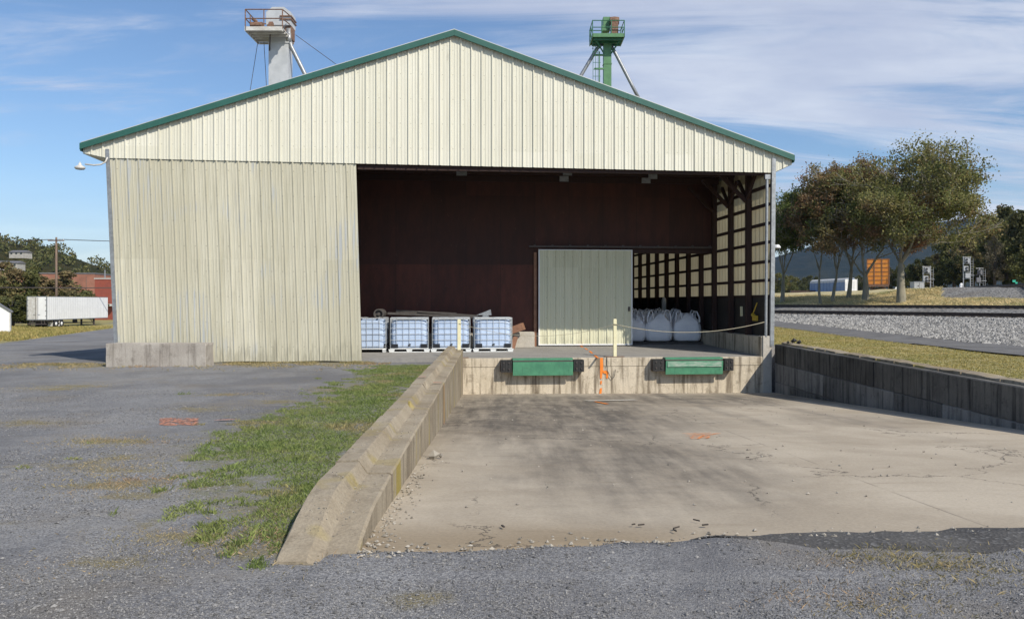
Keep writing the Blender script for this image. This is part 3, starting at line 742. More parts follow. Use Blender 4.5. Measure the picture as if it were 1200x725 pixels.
def leveler(xa, xb, worn, label):
    ua, ub = u_at(xa, -.3), u_at(xb, -.3)
    t = empty('dock_leveler', BW(ua, 0, 0), label, 'dock leveler', TH, 'green dock levelers on the dock face')
    w = ub-ua
    m = MT['leveler_worn'] if worn else MT['leveler']
    b = MB(); b.bx(0, w, -.30, -.047, -.055, .0); b.build('deck_plate', MT['leveler'], t)
    b = MB(); b.hexa([(.0,-.30,-.50),(w,-.30,-.50),(w,-.26,-.50),(0,-.26,-.50),(.0,-.345,-.10),(w,-.345,-.10),(w,-.30,-.10),(0,-.30,-.10)]); b.build('lip', MT['leveler'], t, bevel=.006)
    if worn:
        b = MB(); b.hexa([(.05,-.349,-.27),(w-.05,-.349,-.27),(w-.05,-.33,-.27),(.05,-.33,-.27),(.05,-.3515,-.115),(w-.05,-.3515,-.115),(w-.05,-.34,-.115),(.05,-.34,-.115)]); b.build('scuffed_band', m, t)
    b = MB(); b.bx(.02, w-.02, -.26, -.05, -.42, -.10); b.tube([(0,-.28,-.08),(w,-.28,-.08)], .02, 8); b.build('hinge', MT['darksteel'], t)
leveler(601, 671.5, False, 'green steel dock leveler lip at the left of the dock face')
leveler(780, 847, True, 'green dock leveler lip with a scuffed white band, right on the dock face')
def bumper(xa, xb, label):
    ua, ub = u_at(xa, -.25), u_at(xb, -.25); w = ub-ua
    t = empty('dock_bumper', BW(ua, 0, 0), label, 'dock bumper', TH, 'black rubber dock bumpers')
    b = MB()
    n = 7
    for i in range(n): b.bx(.0+w*i/n+.002, w*(i+1)/n-.002, -.30-.008*(i%2), -.047, -.40, -.05)
    b.build('rubber_pad', MT['rubber'], t)
    b = MB()
    for zz in (-.14, -.31): b.tube([(-.02,-.18,zz),(w+.02,-.18,zz)], .014, 6)
    b.bx(-.012,-.002,-.26,-.05,-.39,-.06); b.bx(w+.002,w+.012,-.26,-.05,-.39,-.06)
    for zz in (-.13, -.30):
        for uu in (w*.25, w*.75): b.lathe([(.022,0),(.022,-.02)], 8, c=(uu,-.31,zz), axis='y')
    b.build('bolt_plate', MT['darksteel'], t)
bumper(587, 599.5, 'black laminated bumper beside the left end of the left green leveler')
bumper(672.5, 684, 'black laminated bumper beside the right end of the left green leveler')
bumper(765, 778, 'black laminated bumper beside the left end of the scuffed green leveler')
bumper(848.5, 859, 'black laminated bumper beside the right end of the scuffed green leveler')

# posts and rope
def bollard(px, top, label, base=None):
    v = .12 if px > 600 else .10; u = u_at(px, v); h = z_at(px, top, v)
    t = empty('guard_post', BW(u, v, .0), label, 'post', TH, 'cream guard posts')
    b = MB(); b.bx(-.05, .05, -.045, .045, .015, h-.02); b.bx(-.045, .045, -.04, .04, h-.02, h); b.build('pole', MT['cream_paint'], t, bevel=.006)
    b = MB(); b.bx(-.32, .28, -.09, .1, .004, .016); b.build('base_plate', MT['rust'], t)
    return BW(u, v, h)
pA = bollard(720.5, 373.5, 'cream square post standing at the middle of the dock edge')
pB = bollard(538, 374, 'cream square post at the dock edge behind the top of the left wall')
mb = MB()
def sag(a, b, d, n=24): return [tuple(Vector(a).lerp(Vector(b), i/n) - Vector((0,0,d*4*(i/n)*(1-i/n)))) for i in range(n+1)]
r0 = BW(7.7, -.02, z_at(893, 377, 0)); r1 = (pA[0], pA[1]-.06, pA[2]-.16); r2 = (pB[0], pB[1]-.06, pB[2]-.12)
mb.tube(sag(r0, r1, .28), .011, 6); mb.tube(sag(r1, r2, .36, 30), .006, 5)
mb.tube([(r1[0]-.06,r1[1],r1[2]),(r1[0]+.06,r1[1],r1[2])], .016, 6)
tag(mb.build('rope', MT['rope'], smooth=True), 'pale sagging rope strung across the dock opening between posts and jamb', 'rope')
mb = MB(); u = u_at(711, -.06)
mb.tube([BW(u,-.05,.01), BW(u,-.065,-.15), BW(u+.02,-.07,-.4), BW(u+.10,-.08,-.56), BW(u+.16,-.08,-.64), BW(u+.23,-.08,-.56), BW(u+.26,-.07,-.36)], .009, 5)
tag(mb.build('hanging_cable', MT['blackplastic'], smooth=True), 'thin black cable loop hanging down the dock face below the cream post', 'cable')

# ------------------------------------------------------------------ totes
def make_tote(label):
    t = empty('liquid_tote', (0,0,0), label, 'liquid tote', TH, 'caged liquid totes in a row on the dock')
    W, D = .60, .50
    b = MB()
    # moulded bottle with vertical flutes
    n = 60; ring = []
    def flut(i): return .007*math.sin(i/ n * 2*math.pi*16)
    prof = [(.145,.96),(.17,1.0),(.35,.99),(.62,1.0),(.66,.985),(.90,.99),(1.00,.97),(1.05,.90),(1.07,.6)]
    vs = []
    for z, s in prof:
        for i in range(n):
            a = 2*math.pi*i/n; ca, sa = math.cos(a), math.sin(a); e = .28
            x = math.copysign(abs(ca)**e, ca)*(W-.022); y = math.copysign(abs(sa)**e, sa)*(D-.022)
            k = s + flut(i)*(1 if z < 1 else 0); vs.append((x*k, y*k, z))
    b.add(vs, [(j*n+i, j*n+(i+1)%n, (j+1)*n+(i+1)%n, (j+1)*n+i) for j in range(len(prof)-1) for i in range(n)] + [tuple((len(prof)-1)*n+i for i in range(n))])
    tank = b.build('tank', MT['tank'], t, smooth=False)
    b = MB(); b.lathe([(.11,1.07),(.11,1.10),(.09,1.11)], 16); b.build('cap', MT['blackplastic'], tank)
    b = MB()
    for z in (.20,.39,.58,.77,.95,1.09):
        pts = [(-W,-D,z),(W,-D,z),(W,D,z),(-W,D,z),(-W,-D,z)]; b.tube(pts, .008 if z < 1 else .015, 6, cap=False)
    for i in range(7):
        x = lerp(-W, W, i/6)
        for y in (-D-.008, D+.008): b.tube([(x,y,.14),(x,y,1.10)], .0065, 6)
    for i in range(6):
        y = lerp(-D, D, i/5)
        for x in (-W-.008, W+.008): b.tube([(x,y,.14),(x,y,1.10)], .0065, 6)
    for s in (-.25,.25): b.bx(-W, W, s-.03, s+.03, 1.095, 1.11)
    b.bx(-W,W,-D-.006,-D+.01,1.04,1.09)
    b.build('cage', MT['cage'], t)
    b = MB(); b.bx(-W-.01, W+.01, -D-.01, D+.01, .10, .135)
    for x in (-W+.04, 0, W-.04):
        for y in (-D+.05, D-.05): b.hexa([(x-.07,y-.05,.0),(x+.07,y-.05,.0),(x+.07,y+.05,.0),(x-.07,y+.05,.0),(x-.10,y-.05,.10),(x+.10,y-.05,.10),(x+.10,y+.05,.10),(x-.10,y+.05,.10)])
    for y in (-D+.05, D-.05): b.bx(-W+.02, W-.02, y-.045, y+.045, .0, .02)
    b.build('pallet', MT['whiteplastic'], t)
    for s in (-1, 1):
        b = MB(); b.bx(min(s*.57,s*.36), max(s*.57,s*.36), -D-.026, -D+.05, .145, .265)
        b.build('corner_guard', MT['blackplastic'], t)
    b = MB(); b.tube([(0,-D+.06,.22),(0,-D-.01,.22)], .04, 10); b.bx(-.02,.05,-D-.02,-D-.01,.25,.27); b.build('valve', MT['blackplastic'], tank)
    return t
tv = 2.25 + .5
spots = [(479.5, 'caged blue-white liquid tote, second from the left in the row on the dock'),
         (438, 'caged blue-white liquid tote partly hidden behind the barn siding, leftmost of the row'),
         (529, 'caged blue-white liquid tote, third from the left, behind the cream post top'),
         (578, 'caged blue-white liquid tote, rightmost of the row, beside the pale block')]
proto = None
for i, (px, lab) in enumerate(spots):
    u = u_at(px, 2.25) + (0 if i != 1 else -.12); v = tv + (0, .06, .02, 0)[i]
    rz = TH + R((.6, 90, -.8, .4)[i]); loc = BW(u, v, fz(v-.5))
    if proto is None: proto = make_tote(lab); proto.location = loc; proto.rotation_euler.z = rz
    else: dup(proto, loc, rz, lab)
# debris pile behind the totes
def bwbar(mb, a, b, w, h): mb.bar(BW(*a), BW(*b), w, h)
v = 3.75
mb = MB()
bwbar(mb, (u_at(455,v), v, z_at(455,367,v)), (u_at(555,v), v-.1, z_at(555,371,v)), .55, .07)
bwbar(mb, (u_at(464,v), v+.3, z_at(464,364.5,v)), (u_at(535,v), v+.2, z_at(535,368,v)), .3, .09)
bwbar(mb, (u_at(490,v), v+.1, z_at(490,366,v)+.03), (u_at(560,v), v, z_at(560,370,v)), .3, .05)
bwbar(mb, (u_at(470,v), v-.1, .08), (u_at(470,v), v-.1, 1.15), .3, .3); bwbar(mb, (u_at(535,v), v-.1, .08), (u_at(535,v), v-.1, 1.12), .3, .3)
tag(mb.build('lumber_pile', MT['wood']), 'grey planks stacked on supports behind the middle totes', 'lumber')
mb = MB(); c = BW(u_at(446,v), v-.2, z_at(446,367.5,v))
mb.lathe([(.03,-.30),(.05,-.30),(.05,-.2),(.12,-.2),(.13,-.30),(.17,-.3),(.17,.3),(.08,.3)], 18, c=c, axis='y'); mb.bar((c[0],c[1],.06),(c[0],c[1],c[2]-.15),.3,.3)
tag(mb.build('hose_reel', MT['wood']), 'round grey reel showing above the leftmost totes', 'reel')
mb = MB(); a = BW(u_at(558,v), v, 1.2); b_ = BW(u_at(576,v), v, 1.2); zt_ = z_at(575,362.5,v)
mb.add([a, b_, (b_[0]-.03,b_[1],zt_), (a[0],a[1]+.03,a[2]), (b_[0],b_[1]+.03,b_[2]), (b_[0]-.03,b_[1]+.03,zt_)], [(0,1,2),(5,4,3),(0,3,4,1),(1,4,5,2),(2,5,3,0)])
mb.bar((b_[0]-.2,b_[1],.07),(b_[0]-.2,b_[1],1.2),.3,.2)
tag(mb.build('bent_sheet', MT['galv']), 'bent grey sheet metal corner sticking up behind the rightmost totes', 'sheet metal')
mb = MB(); v = 3.9; mb.bx(u_at(601,v), u_at(626.5,v), v, v+.5, fz(v), z_at(615,389,v))
o = mb.build('concrete_block', MT['conc_white'], bevel=.02, loc=(0,Y0,0), rz=TH); tag(o, 'low pale concrete block lying against the partition right of the totes', 'block')
mb = MB(); v = 3.55
a = (u_at(600,v), v, z_at(600,387,v)); b_ = (u_at(613,v), v-.1, z_at(613,382,v)); mb.bar(a, b_, .5, .24)
o = mb.build('wooden_crate', MT['brownwood'], loc=(0,Y0,0), rz=TH); tag(o, 'tilted brown wooden box end beside the rightmost tote', 'crate')
mb = MB(); mb.bar((u_at(600.,v), v+.0, fz(v)+.02), (u_at(604.,v), v, z_at(603,394,v)), .3, .16)
o = mb.build('wood_offcut', MT['brownwood'], loc=(0,Y0,0), rz=TH); tag(o, 'small brown wood offcut leaning on the pale block by the totes', 'wood')

# ------------------------------------------------------------------ bulk bags
def make_bag(seed, label):
    rr = random.Random(seed)
    t = empty('bulk_bag', (0,0,0), label, 'bulk bag', TH, 'white bulk bags behind the partition doorway')
    b = MB(); n = 40; vs = []
    prof = [(.12,.90),(.16,.97),(.35,1.03),(.60,1.05),(.80,1.0),(.95,.93),(1.05,.80),(1.14,.62),(1.20,.46),(1.22,.30)]
    ph = [rr.uniform(0, 6) for _ in range(4)]
    for z, s in prof:
        for i in range(n):
            a = 2*math.pi*i/n; ca, sa = math.cos(a), math.sin(a); e = .42 if z < 1 else .6
            w = max(0, (z-.75))*.20
            k = .49*(s + w*math.sin(5*a+ph[0]) + w*.7*math.sin(9*a+ph[1]) + .012*math.sin(3*a+ph[2]))
            vs.append((math.copysign(abs(ca)**e, ca)*k, math.copysign(abs(sa)**e, sa)*k, z + max(0, z-.9)*.35*math.sin(4*a+ph[3])))
    b.add(vs, [(j*n+i, j*n+(i+1)%n, (j+1)*n+(i+1)%n, (j+1)*n+i) for j in range(len(prof)-1) for i in range(n)] + [tuple((len(prof)-1)*n+i for i in range(n)), tuple(range(n-1,-1,-1))])
    b.build('bag_body', MT['bag'], t, smooth=True)
    for sx in (-1, 1):
        for sy in (-1, 1):
            b = MB(); x0, y0 = sx*.42, sy*.42
            pts = [(x0, y0, .92), (x0*.98, y0*.98, 1.15), (x0*.88+rr.uniform(-.05,.05), y0*.9, 1.38), (x0*.62, y0*.75, 1.44+rr.uniform(-.04,.04)), (x0*.5, y0*.62, 1.30), (x0*.42, y0*.8, 1.05)]
            b.tube(pts, [.035,.03,.022,.022,.022,.03], 6); b.build('lifting_loop', MT['bag'], t, smooth=True)
    b = MB()
    for y in (-.42, 0, .42): b.bx(-.5, .5, y-.05, y+.05, .0, .08)
    for i in range(6): b.bx(-.5+i*.18, -.5+i*.18+.1, -.5, .5, .085, .105)
    b.build('pallet', MT['wood'], t)
    return t
bagspots = []
for r_, v in enumerate((5.8, 7.0, 8.2)):
    for c_, px in enumerate((803.5, 770, 738)): bagspots.append((v, px, r_, c_))
names = [['front white bulk bag nearest the right wall', 'front white bulk bag in the middle of the doorway', 'front white bulk bag half hidden by the sliding door'],
         ['white bulk bag in the second row near the right wall', 'white bulk bag in the second row at the middle', 'white bulk bag in the second row beside the sliding door'],
         ['rearmost white bulk bag near the right wall', 'rearmost white bulk bag at the middle', 'rearmost white bulk bag beside the sliding door']]
bp = [make_bag(s, 'x') for s in (1, 2, 3)]
for b_ in bp: b_.scale = (1.04, 1.04, .86); used = [False]*3
for v, px, r_, c_ in bagspots:
    k = (r_+c_) % 3; u = u_at(px, 5.8) - (0 if r_ == 0 else .55*(r_ % 2)); loc = BW(u, v, fz(v)); rz = TH + R((r_*3+c_)*37 % 17 - 8)
    if not used[k]: used[k] = True; bp[k].location = loc; bp[k].rotation_euler.z = rz; bp[k]['label'] = names[r_][c_]
    else: dup(bp[k], loc, rz, names[r_][c_])
mb = MB(); v = 10.1; u = u_at(778, v); mb.lathe([(.07,1.25),(.10,1.3),(.10,1.75),(.05,1.85),(.02,1.87)], 12, c=BW(u, v, 0)); mb.lathe([(.03,0.2),(.03,1.25)], 8, c=BW(u, v, 0))
tag(mb.build('white_marker', MT['white'], smooth=True), 'narrow bright white marker standing up between the bulk bags', 'marker')

# ------------------------------------------------------------------ retaining walls
OCT = [(1,0,0),(0,1,0),(-1,0,0),(0,-1,0),(0,0,1),(0,0,-1)]; OF = [(0,1,4),(1,2,4),(2,3,4),(3,0,4),(1,0,5),(2,1,5),(3,2,5),(0,3,5)]
def stone(mb, x, y, z, s, r):
    a = r.uniform(0, 6.3); ca, sa = math.cos(a), math.sin(a); sx, sy, sz = s*r.uniform(.7,1.3), s*r.uniform(.5,1.), s*r.uniform(.4,.8)
    vs = []
    for p in OCT:
        px, py, pz = p[0]*sx*r.uniform(.7,1.2), p[1]*sy*r.uniform(.7,1.2), p[2]*sz
        if pz == 0: pz = r.uniform(-.3,.3)*sz
        vs.append((x+px*ca-py*sa, y+px*sa+py*ca, z+pz))
    mb.add(vs, OF)
def rough_block(mb, prof_fn, ys, xf, seed, amp=.008):
    """prof_fn(y) -> list of (dx, z) cross-section points; swept along y"""
    rows = []
    for y in ys:
        P = prof_fn(y); row = []
        for k, (dx, z) in enumerate(P):
            n1 = pn(y*1.0, k*.35, 1.6, seed)*amp + pn(y, k*.5, 6.3, seed+1)*amp*.45 + pn(y, k*.9, 23., seed+6)*amp*.25
            n2 = pn(y, k*.3, 1.4, seed+3)*amp + pn(y, k*.5, 5.1, seed+4)*amp*.4 + pn(y, k*.9, 21., seed+8)*amp*.25
            row.append((xf(y)+dx+n1, y, z+n2))
        rows.append(row)
    m = len(rows[0]); vs = [p for r in rows for p in r]
    fs = [(j*m+k, (j+1)*m+k, (j+1)*m+(k+1)%m, j*m+(k+1)%m) for j in range(len(rows)-1) for k in range(m)]
    fs.append(tuple(range(m))); fs.append(tuple(reversed([(len(rows)-1)*m+k for k in range(m)])))
    mb.add(vs, fs)
lw = empty('retaining_wall', (wl_x(14), 14, 0), 'weathered mossy concrete retaining wall with a broken stepped top, left of the ramp', 'retaining wall')
def sub(xy): return lambda y: xy(y) - wl_x(14)
def build_left():
    segs = [(4.66,6.5),(6.52,9.1),(9.12,12.6),(12.62,16.2),(16.22,19.8),(19.82,23.36)]
    for i, (a, b) in enumerate(segs):
        mb = MB(); n = int((b-a)/.06)
        def prof(y, i=i):
            top = .26; zc = .0
            k = sm((y-4.5)/1.15)*.9 + .1*sm((y-4.62)/.12)                        # crumbled near end
            g = zleft(-2, y)
            gr = slab_z(0, y)
            rise = .025 if i % 2 else .0
            hole = .0
            if i in (2, 3) and a_hole(y): hole = .07
            zt = lerp(g+.0, .33+rise*.5, k); zr_ = lerp(g-.02, .235+rise*.3, k)
            base = min(gr, g) - .25
            return [(-.46, base), (-.46, zt-.02), (-.445, zt), (-.275, zt+.004), (-.262, zt-.006-hole), (-.205, zr_+.004-hole*.5), (-.195, zr_), (-.015, zr_), (.0, zr_-.015), (.0, base)]
        def a_hole(y, c=(10.4, 12.9, 15.4)): return any(abs(y-q) < .13 for q in c)
        ys = [a + (b-a)*j/n for j in range(n+1)]
        rough_block(mb, prof, ys, lambda y: wl_x(y)-wl_x(14), 3+i, .007)
        for q in range(len(mb.v)): x, y, z = mb.v[q]; mb.v[q] = (x, y-14, z)
        mb.build('wall_segment', MT['conc_left'], lw)
build_left()
rw = empty('retaining_wall', (wr_x(18), 18, 0), 'dark stained precast block retaining wall along the right side of the ramp', 'retaining wall')
def build_right():
    m = None; seed = 0
    top = lambda y: lerp(.30, .37, (y-12.5)/11.5)
    ccap = MB(); blocks = []
    for course in range(3):
        off = (0, .9, .3)[course]; y = 6.6 - off
        while y < 24.0:
            a, b = max(y, 6.6)+.008, min(y+1.83, 24.02)-.008; y += 1.83
            if b - a < .15: continue
            seed += 1
            mid = (a+b)/2
            z1 = top(mid) - course*.56 - (.012 if course else 0); z0 = top(mid) - (course+1)*.56 + .0
            if z1 < slab_z(0, mid) - .1: continue
            jit = .012*pn(seed, 0, 1.7, 3)
            mb = MB()
            def P(yy, c=course):
                zt = top(yy)-c*.56-(.012 if c else 0); zb = top(yy)-(c+1)*.56
                return [(.55, zb), (.0+jit, zb), (.0+jit, zb+.02), (0+jit, zt-.02), (.02+jit, zt), (.55, zt)]
            n = 10; ys = [a+(b-a)*j/n for j in range(n+1)]
            rough_block(mb, P, ys, lambda q: wr_x(q)-wr_x(18), seed, .006)
            for q in range(len(mb.v)): x, yv, z = mb.v[q]; mb.v[q] = (x, yv-18, z)
            mb.build('wall_block', MT['conc_rtop'] if course == 0 else MT['conc_right'], rw)
    # rough broken mortar cap on top
    mb = MB(); yv = 6.7
    k = 0
    while yv < 23.9:
        L = .6 + .9*abs(pn(yv, 3, 2.1, 5)); b = min(yv+L, 23.9); k += 1
        def P2(q): t_ = top(q); h = .045+.03*pn(q, 2, 2., 8); return [(.16, t_+.0), (.17, t_+h), (.34, t_+h+.02), (.50, t_+h), (.52, t_)]
        ys = [yv+(b-yv)*j/6 for j in range(7)]
        rough_block(mb, P2, ys, lambda q: wr_x(q)-wr_x(18), 50+k, .02)
        yv = b + .04
    for q in range(len(mb.v)): x, y_, z = mb.v[q]; mb.v[q] = (x, y_-18, z)
    mb.build('wall_cap', MT['conc_left'], rw)
    mb = MB(); mb.bx(wr_x(12.3)-wr_x(18)-.02, wr_x(12.3)-wr_x(18)-.008, 12.26-18, 12.46-18, -.2, .27); mb.build('painted_mark', MT['salmon_p'], rw)
build_right()
mb = MB(); x, y, _ = BW(8.16, -.6, 0); 
for i in range(5): stone(mb, x+.05*(i%2)+.05*i, y-.10*i, .46+.03*((i*7)%3), .10, rnd)
tag(mb.build('rubble_heap', MT['rubber']), 'small black lump of rubber and stone on the right wall beside the barn corner', 'rubble')
mb = MB(); a = gp(123.5, 430); c = (a[0], a[1])
bl = MB(); bl.bx(0, 2.62, 0, .62, -.1, .60)
import bmesh
o = bl.build('barrier_block', MT['conc_block'], loc=(c[0], c[1], G(c[0], c[1], False)+.02), rz=R(1.5)); 
bm = bmesh.new(); bm.from_mesh(o.data); bmesh.ops.subdivide_edges(bm, edges=bm.edges, cuts=14, use_grid_fill=True)
for vv in bm.verts:
    q = vv.co; e = sum((abs(q.x) < .02 or abs(q.x-2.62) < .02, abs(q.y) < .02 or abs(q.y-.62) < .02, abs(q.z-.60) < .02))
    k = .012 if e < 2 else .03
    d = Vector((1.31,.31,.3)) - q; vv.co += d.normalized()*k*(.5+mnoise.noise(q*3.3)) 
bm.to_mesh(o.data); bm.free()
tag(o, 'long grey concrete barrier block lying in front of the left barn corner', 'concrete block')

# ------------------------------------------------------------------ paint marks and loose bits
def drape(mb, pts, w, zf, off=.006):
    """ribbon of varying width along world xy points, following the surface"""
    L = []
    for i, p in enumerate(pts):
        a = Vector(pts[max(i-1,0)]); b = Vector(pts[min(i+1,len(pts)-1)]); d = (b-a).normalized(); nn = Vector((-d.y, d.x))
        ww = (w[i] if isinstance(w, list) else w)/2
        q = Vector(p); l = q + nn*ww; r = q - nn*ww
        L += [(l.x, l.y, zf(l.x, l.y)+off), (r.x, r.y, zf(r.x, r.y)+off)]
    mb.add(L, [(2*i, 2*i+1, 2*i+3, 2*i+2) for i in range(len(pts)-1)])
def spt(px, py):
    z = -.6
    for _ in range(20): Y = F*(CZ-z)/(py-HY); X = (px-HX)/F*Y; z = .6*z + .4*slab_z(X, Y)
    return X, Y
mb = MB()
for i in range(8):
    a, b = spt(798+rnd.uniform(0,8)+i*1.2, 508.5+i*.9), spt(838+rnd.uniform(-8,8), 507.6+i*.8)
    pts = [(lerp(a[0],b[0],k/8), lerp(a[1],b[1],k/8)+.03*math.sin(k*1.7+i)) for k in range(9)]
    drape(mb, pts, [.01]+[rnd.uniform(.01,.035) for _ in range(7)]+[.01], slab_z, .012)
tag(mb.build('paint_mark', MT['orange_p']), 'bright orange spray paint smear on the sunlit concrete slab', 'paint mark', 'orange spray marks')
mb = MB(); a, b = spt(697,470.5), spt(712,473.5); drape(mb, [a, b], [.06,.10], slab_z, .012)
tag(mb.build('paint_mark', MT['orange_p']), 'short orange dash on the slab in front of the dock face', 'paint mark', 'orange spray marks')
mb = MB()
def facepoly(pts, v=-.0505):
    P = [(u_at(px, v), z_at(px, py, v)) for px, py in pts]
    mb.add([BW(u, v, z) for u, z in P], [tuple(range(len(P)))])
facepoly([(703.2,419),(706.5,419),(707,432),(705,444),(703.2,443)])
facepoly([(706.5,434),(711,434),(713,437),(712.5,443),(710.3,443),(710.5,438),(707,437)])
facepoly([(703.5,446),(705.5,446),(705,450),(703.5,450)])
facepoly([(703.2,455),(705.5,454),(704.8,463),(701.8,463.6)])
tag(mb.build('paint_mark', MT['orange_p']), 'orange spray painted vertical line with a small hook on the dock face', 'paint mark', 'orange spray marks')
mb = MB()
for (x0,y0,x1,y1) in ((673,404.8,677,405.2),(680,406.3,683,407.5),(685.5,408.5,688.5,409.8),(691,411,694,413),(697,415,701,417.5)):
    def fp(px, py): Y = F*(CZ-.05)/(py-HY); return ((px-HX)/F*Y, Y)
    drape(mb, [fp(x0,y0), fp(x1,y1)], .07, lambda x, y: fz(max(bv(x, y),0))+.0, .006)
tag(mb.build('paint_mark', MT['orange_p']), 'dotted orange spray line across the dock floor towards the edge', 'paint mark', 'orange spray marks')
mb = MB()
for i in range(240):
    cx, cy = gp(188+rnd.uniform(0,44), 489+rnd.uniform(0,9)); L = rnd.uniform(.02,.07); a = rnd.uniform(-1.5,1.5)
    pts = [(cx+L*(k/4-.5)*math.cos(a), cy+L*(k/4-.5)*math.sin(a)) for k in range(5)]
    drape(mb, pts, [.01,rnd.uniform(.02,.05),.05,rnd.uniform(.02,.05),.01], G, .006)
tag(mb.build('paint_mark', MT['salmon_p']), 'faded orange spray patch on the gravel left of the green grass', 'paint mark', 'orange spray marks')
mb = MB(); cx, cy = gp(265, 494); drape(mb, [(cx-.16,cy),(cx,cy+.02),(cx+.16,cy)], [.02,.07,.02], G, .022)
tag(mb.build('paint_mark', MT['salmon_p']), 'small faded orange dab at the edge of the green grass', 'paint mark', 'orange spray marks')
mb = MB(); yv = 13.55; xf = wl_x(yv)
mb.quad((xf-.43,yv-.02,.368),(xf-.30,yv-.02,.372),(xf-.30,yv+.05,.372),(xf-.43,yv+.05,.368))
mb.quad((xf-.17,yv-.02,.272),(xf-.03,yv-.02,.272),(xf-.03,yv+.05,.272),(xf-.17,yv+.05,.272))
mb.quad((xf+.014,yv-.02,.235),(xf+.014,yv-.02,-.45),(xf+.014,yv+.05,-.45),(xf+.014,yv+.05,.235))
tag(mb.build('paint_mark', MT['salmon_p']), 'faded orange line painted over the top and side of the left wall', 'paint mark', 'orange spray marks')
mb = MB(); a, b = spt(687,469.8), spt(745,468.6); drape(mb, [a, b], .32, slab_z, .014)
tag(mb.build('cover_strip', MT['conc_white']), 'flat pale strip lying on the slab before the dock face', 'strip')

def scatter_pebbles():
    r = random.Random(3); mb = MB(); n = 0
    while n < 34000:
        y = 3.6 + 3.6*r.random()**1.5*1.; x = r.uniform(-.68, .68)*y
        if x > wl_x(y)-.5 and y > edge_y(x)+.02 : continue
        if wl_x(y)-.5 < x < wl_x(y)+.05 and y > 4.7: continue
        if mgreen(x, y) > .8: continue
        if x > 1.6 and edge_y(x)-.35 < y and r.random() < .85: continue
        if pn(x, y, .9, 12) < r.uniform(-.5, .3): continue
        s = r.choice((.0035,.0045,.005,.006,.008)); 
        if r.random() < .015: s = .014
        stone(mb, x, y, G(x, y)+s*.25, s, r); n += 1
    n = 0
    while n < 9000:
        y = r.uniform(7., 15.); x = r.uniform(-.66*y, wl_x(y)-.6)
        if mgreen(x, y) > .85 or pn(x, y, .5, 12) < r.uniform(-.4, .4): continue
        s = r.choice((.006,.008,.011)); stone(mb, x, y, G(x, y)+s*.2, s, r); n += 1
    kind(mb.build('gravel', MT['pebble']), 'stuff')
    mb = MB()
    for _ in range(300):   # broken concrete along the foot of the wall and its near end
        y = 4.75 + 4.*r.random()**2.2; x = wl_x(y) + abs(r.gauss(0, .10)) + .01
        s = r.choice((.006,.009,.012,.018)); zz = slab_z(x, y) if y > edge_y(x)+.1 else G(x, y); stone(mb, x, y, zz+s*.3, s, r)
    for _ in range(230):    # crumbs lying on top of the wall
        y = 4.9 + 5.*r.random()**1.5; x = wl_x(y) - r.uniform(.04, .42); dx = wl_x(y)-x
        s = r.choice((.004,.006,.009)); stone(mb, x, y, (.345 if dx > .27 else .25)+s*.2 if y > 5.2 else .3, s, r)
    for _ in range(420):    # debris line where the slab meets the gravel
        x = r.uniform(-.9, 9); y = edge_y(x) + r.gauss(.05, .10); s = r.choice((.008,.012,.02))
        zz = max(G(x, y), slab_z(x, y)); stone(mb, x, y, zz+s*.3, s, r)
    for _ in range(260):
        y = r.uniform(6, 22); x = r.uniform(wl_x(y)+.1, 7.8); s = r.choice((.010,.014,.02)); stone(mb, x, y, slab_z(x, y)+s*.3, s, r)
    for _ in range(500):
        x, y, _z = BW(r.uniform(-.9, 7.6), -.05-abs(r.gauss(0, .12)), 0); s = r.choice((.010,.016)); stone(mb, x, y, slab_z(x, y)+s*.3, s, r)
    kind(mb.build('rubble', MT['chip']), 'stuff')
    mb = MB()
    n = 0
    while n < 14000:
        x = r.uniform(15.5, 30); y = r.uniform(20, 62); s_ = ts(x, y)
        if s_ > -2.2 or x/y > .72 or x/y < .3: continue
        if y > 38 and r.random() < .5: continue
        s = r.uniform(.05, .10); stone(mb, x, y, G(x, y)+s*.15, s, r); n += 1
    kind(mb.build('railway_ballast', MT['ballaststone']), 'stuff')
    # rock, bark and twigs on the slab
    for px, py, s, lab in ((508,538,.09,'pale lump of rock on the slab beside the left wall'),):
        mb = MB(); x, y = spt(px, py); stone(mb, 0, 0, 0, s, r); stone(mb, .08, .03, 0, s*.7, r)
        tag(mb.build('rock', MT['chip'], loc=(x, y, slab_z(x, y)+.04)), lab, 'rock')
    mb = MB()
    for _ in range(9):
        if r.random() < .5: px, py = r.gauss(720, 70), r.gauss(618, 5)
        else: px, py = r.uniform(820, 1190), r.uniform(520, 600)
        x, y = spt(px, py); a = r.uniform(-1.5, 1.5); L = r.uniform(.008, .035)*(y/6)**.5
        mb.bar((x-L*math.cos(a), y-L*math.sin(a), slab_z(x,y)+.02), (x+L*math.cos(a), y+L*math.sin(a), slab_z(x,y)+.022), r.uniform(.006,.016), .008)
    kind(mb.build('wood_debris', MT['tie']), 'stuff')
scatter_pebbles()

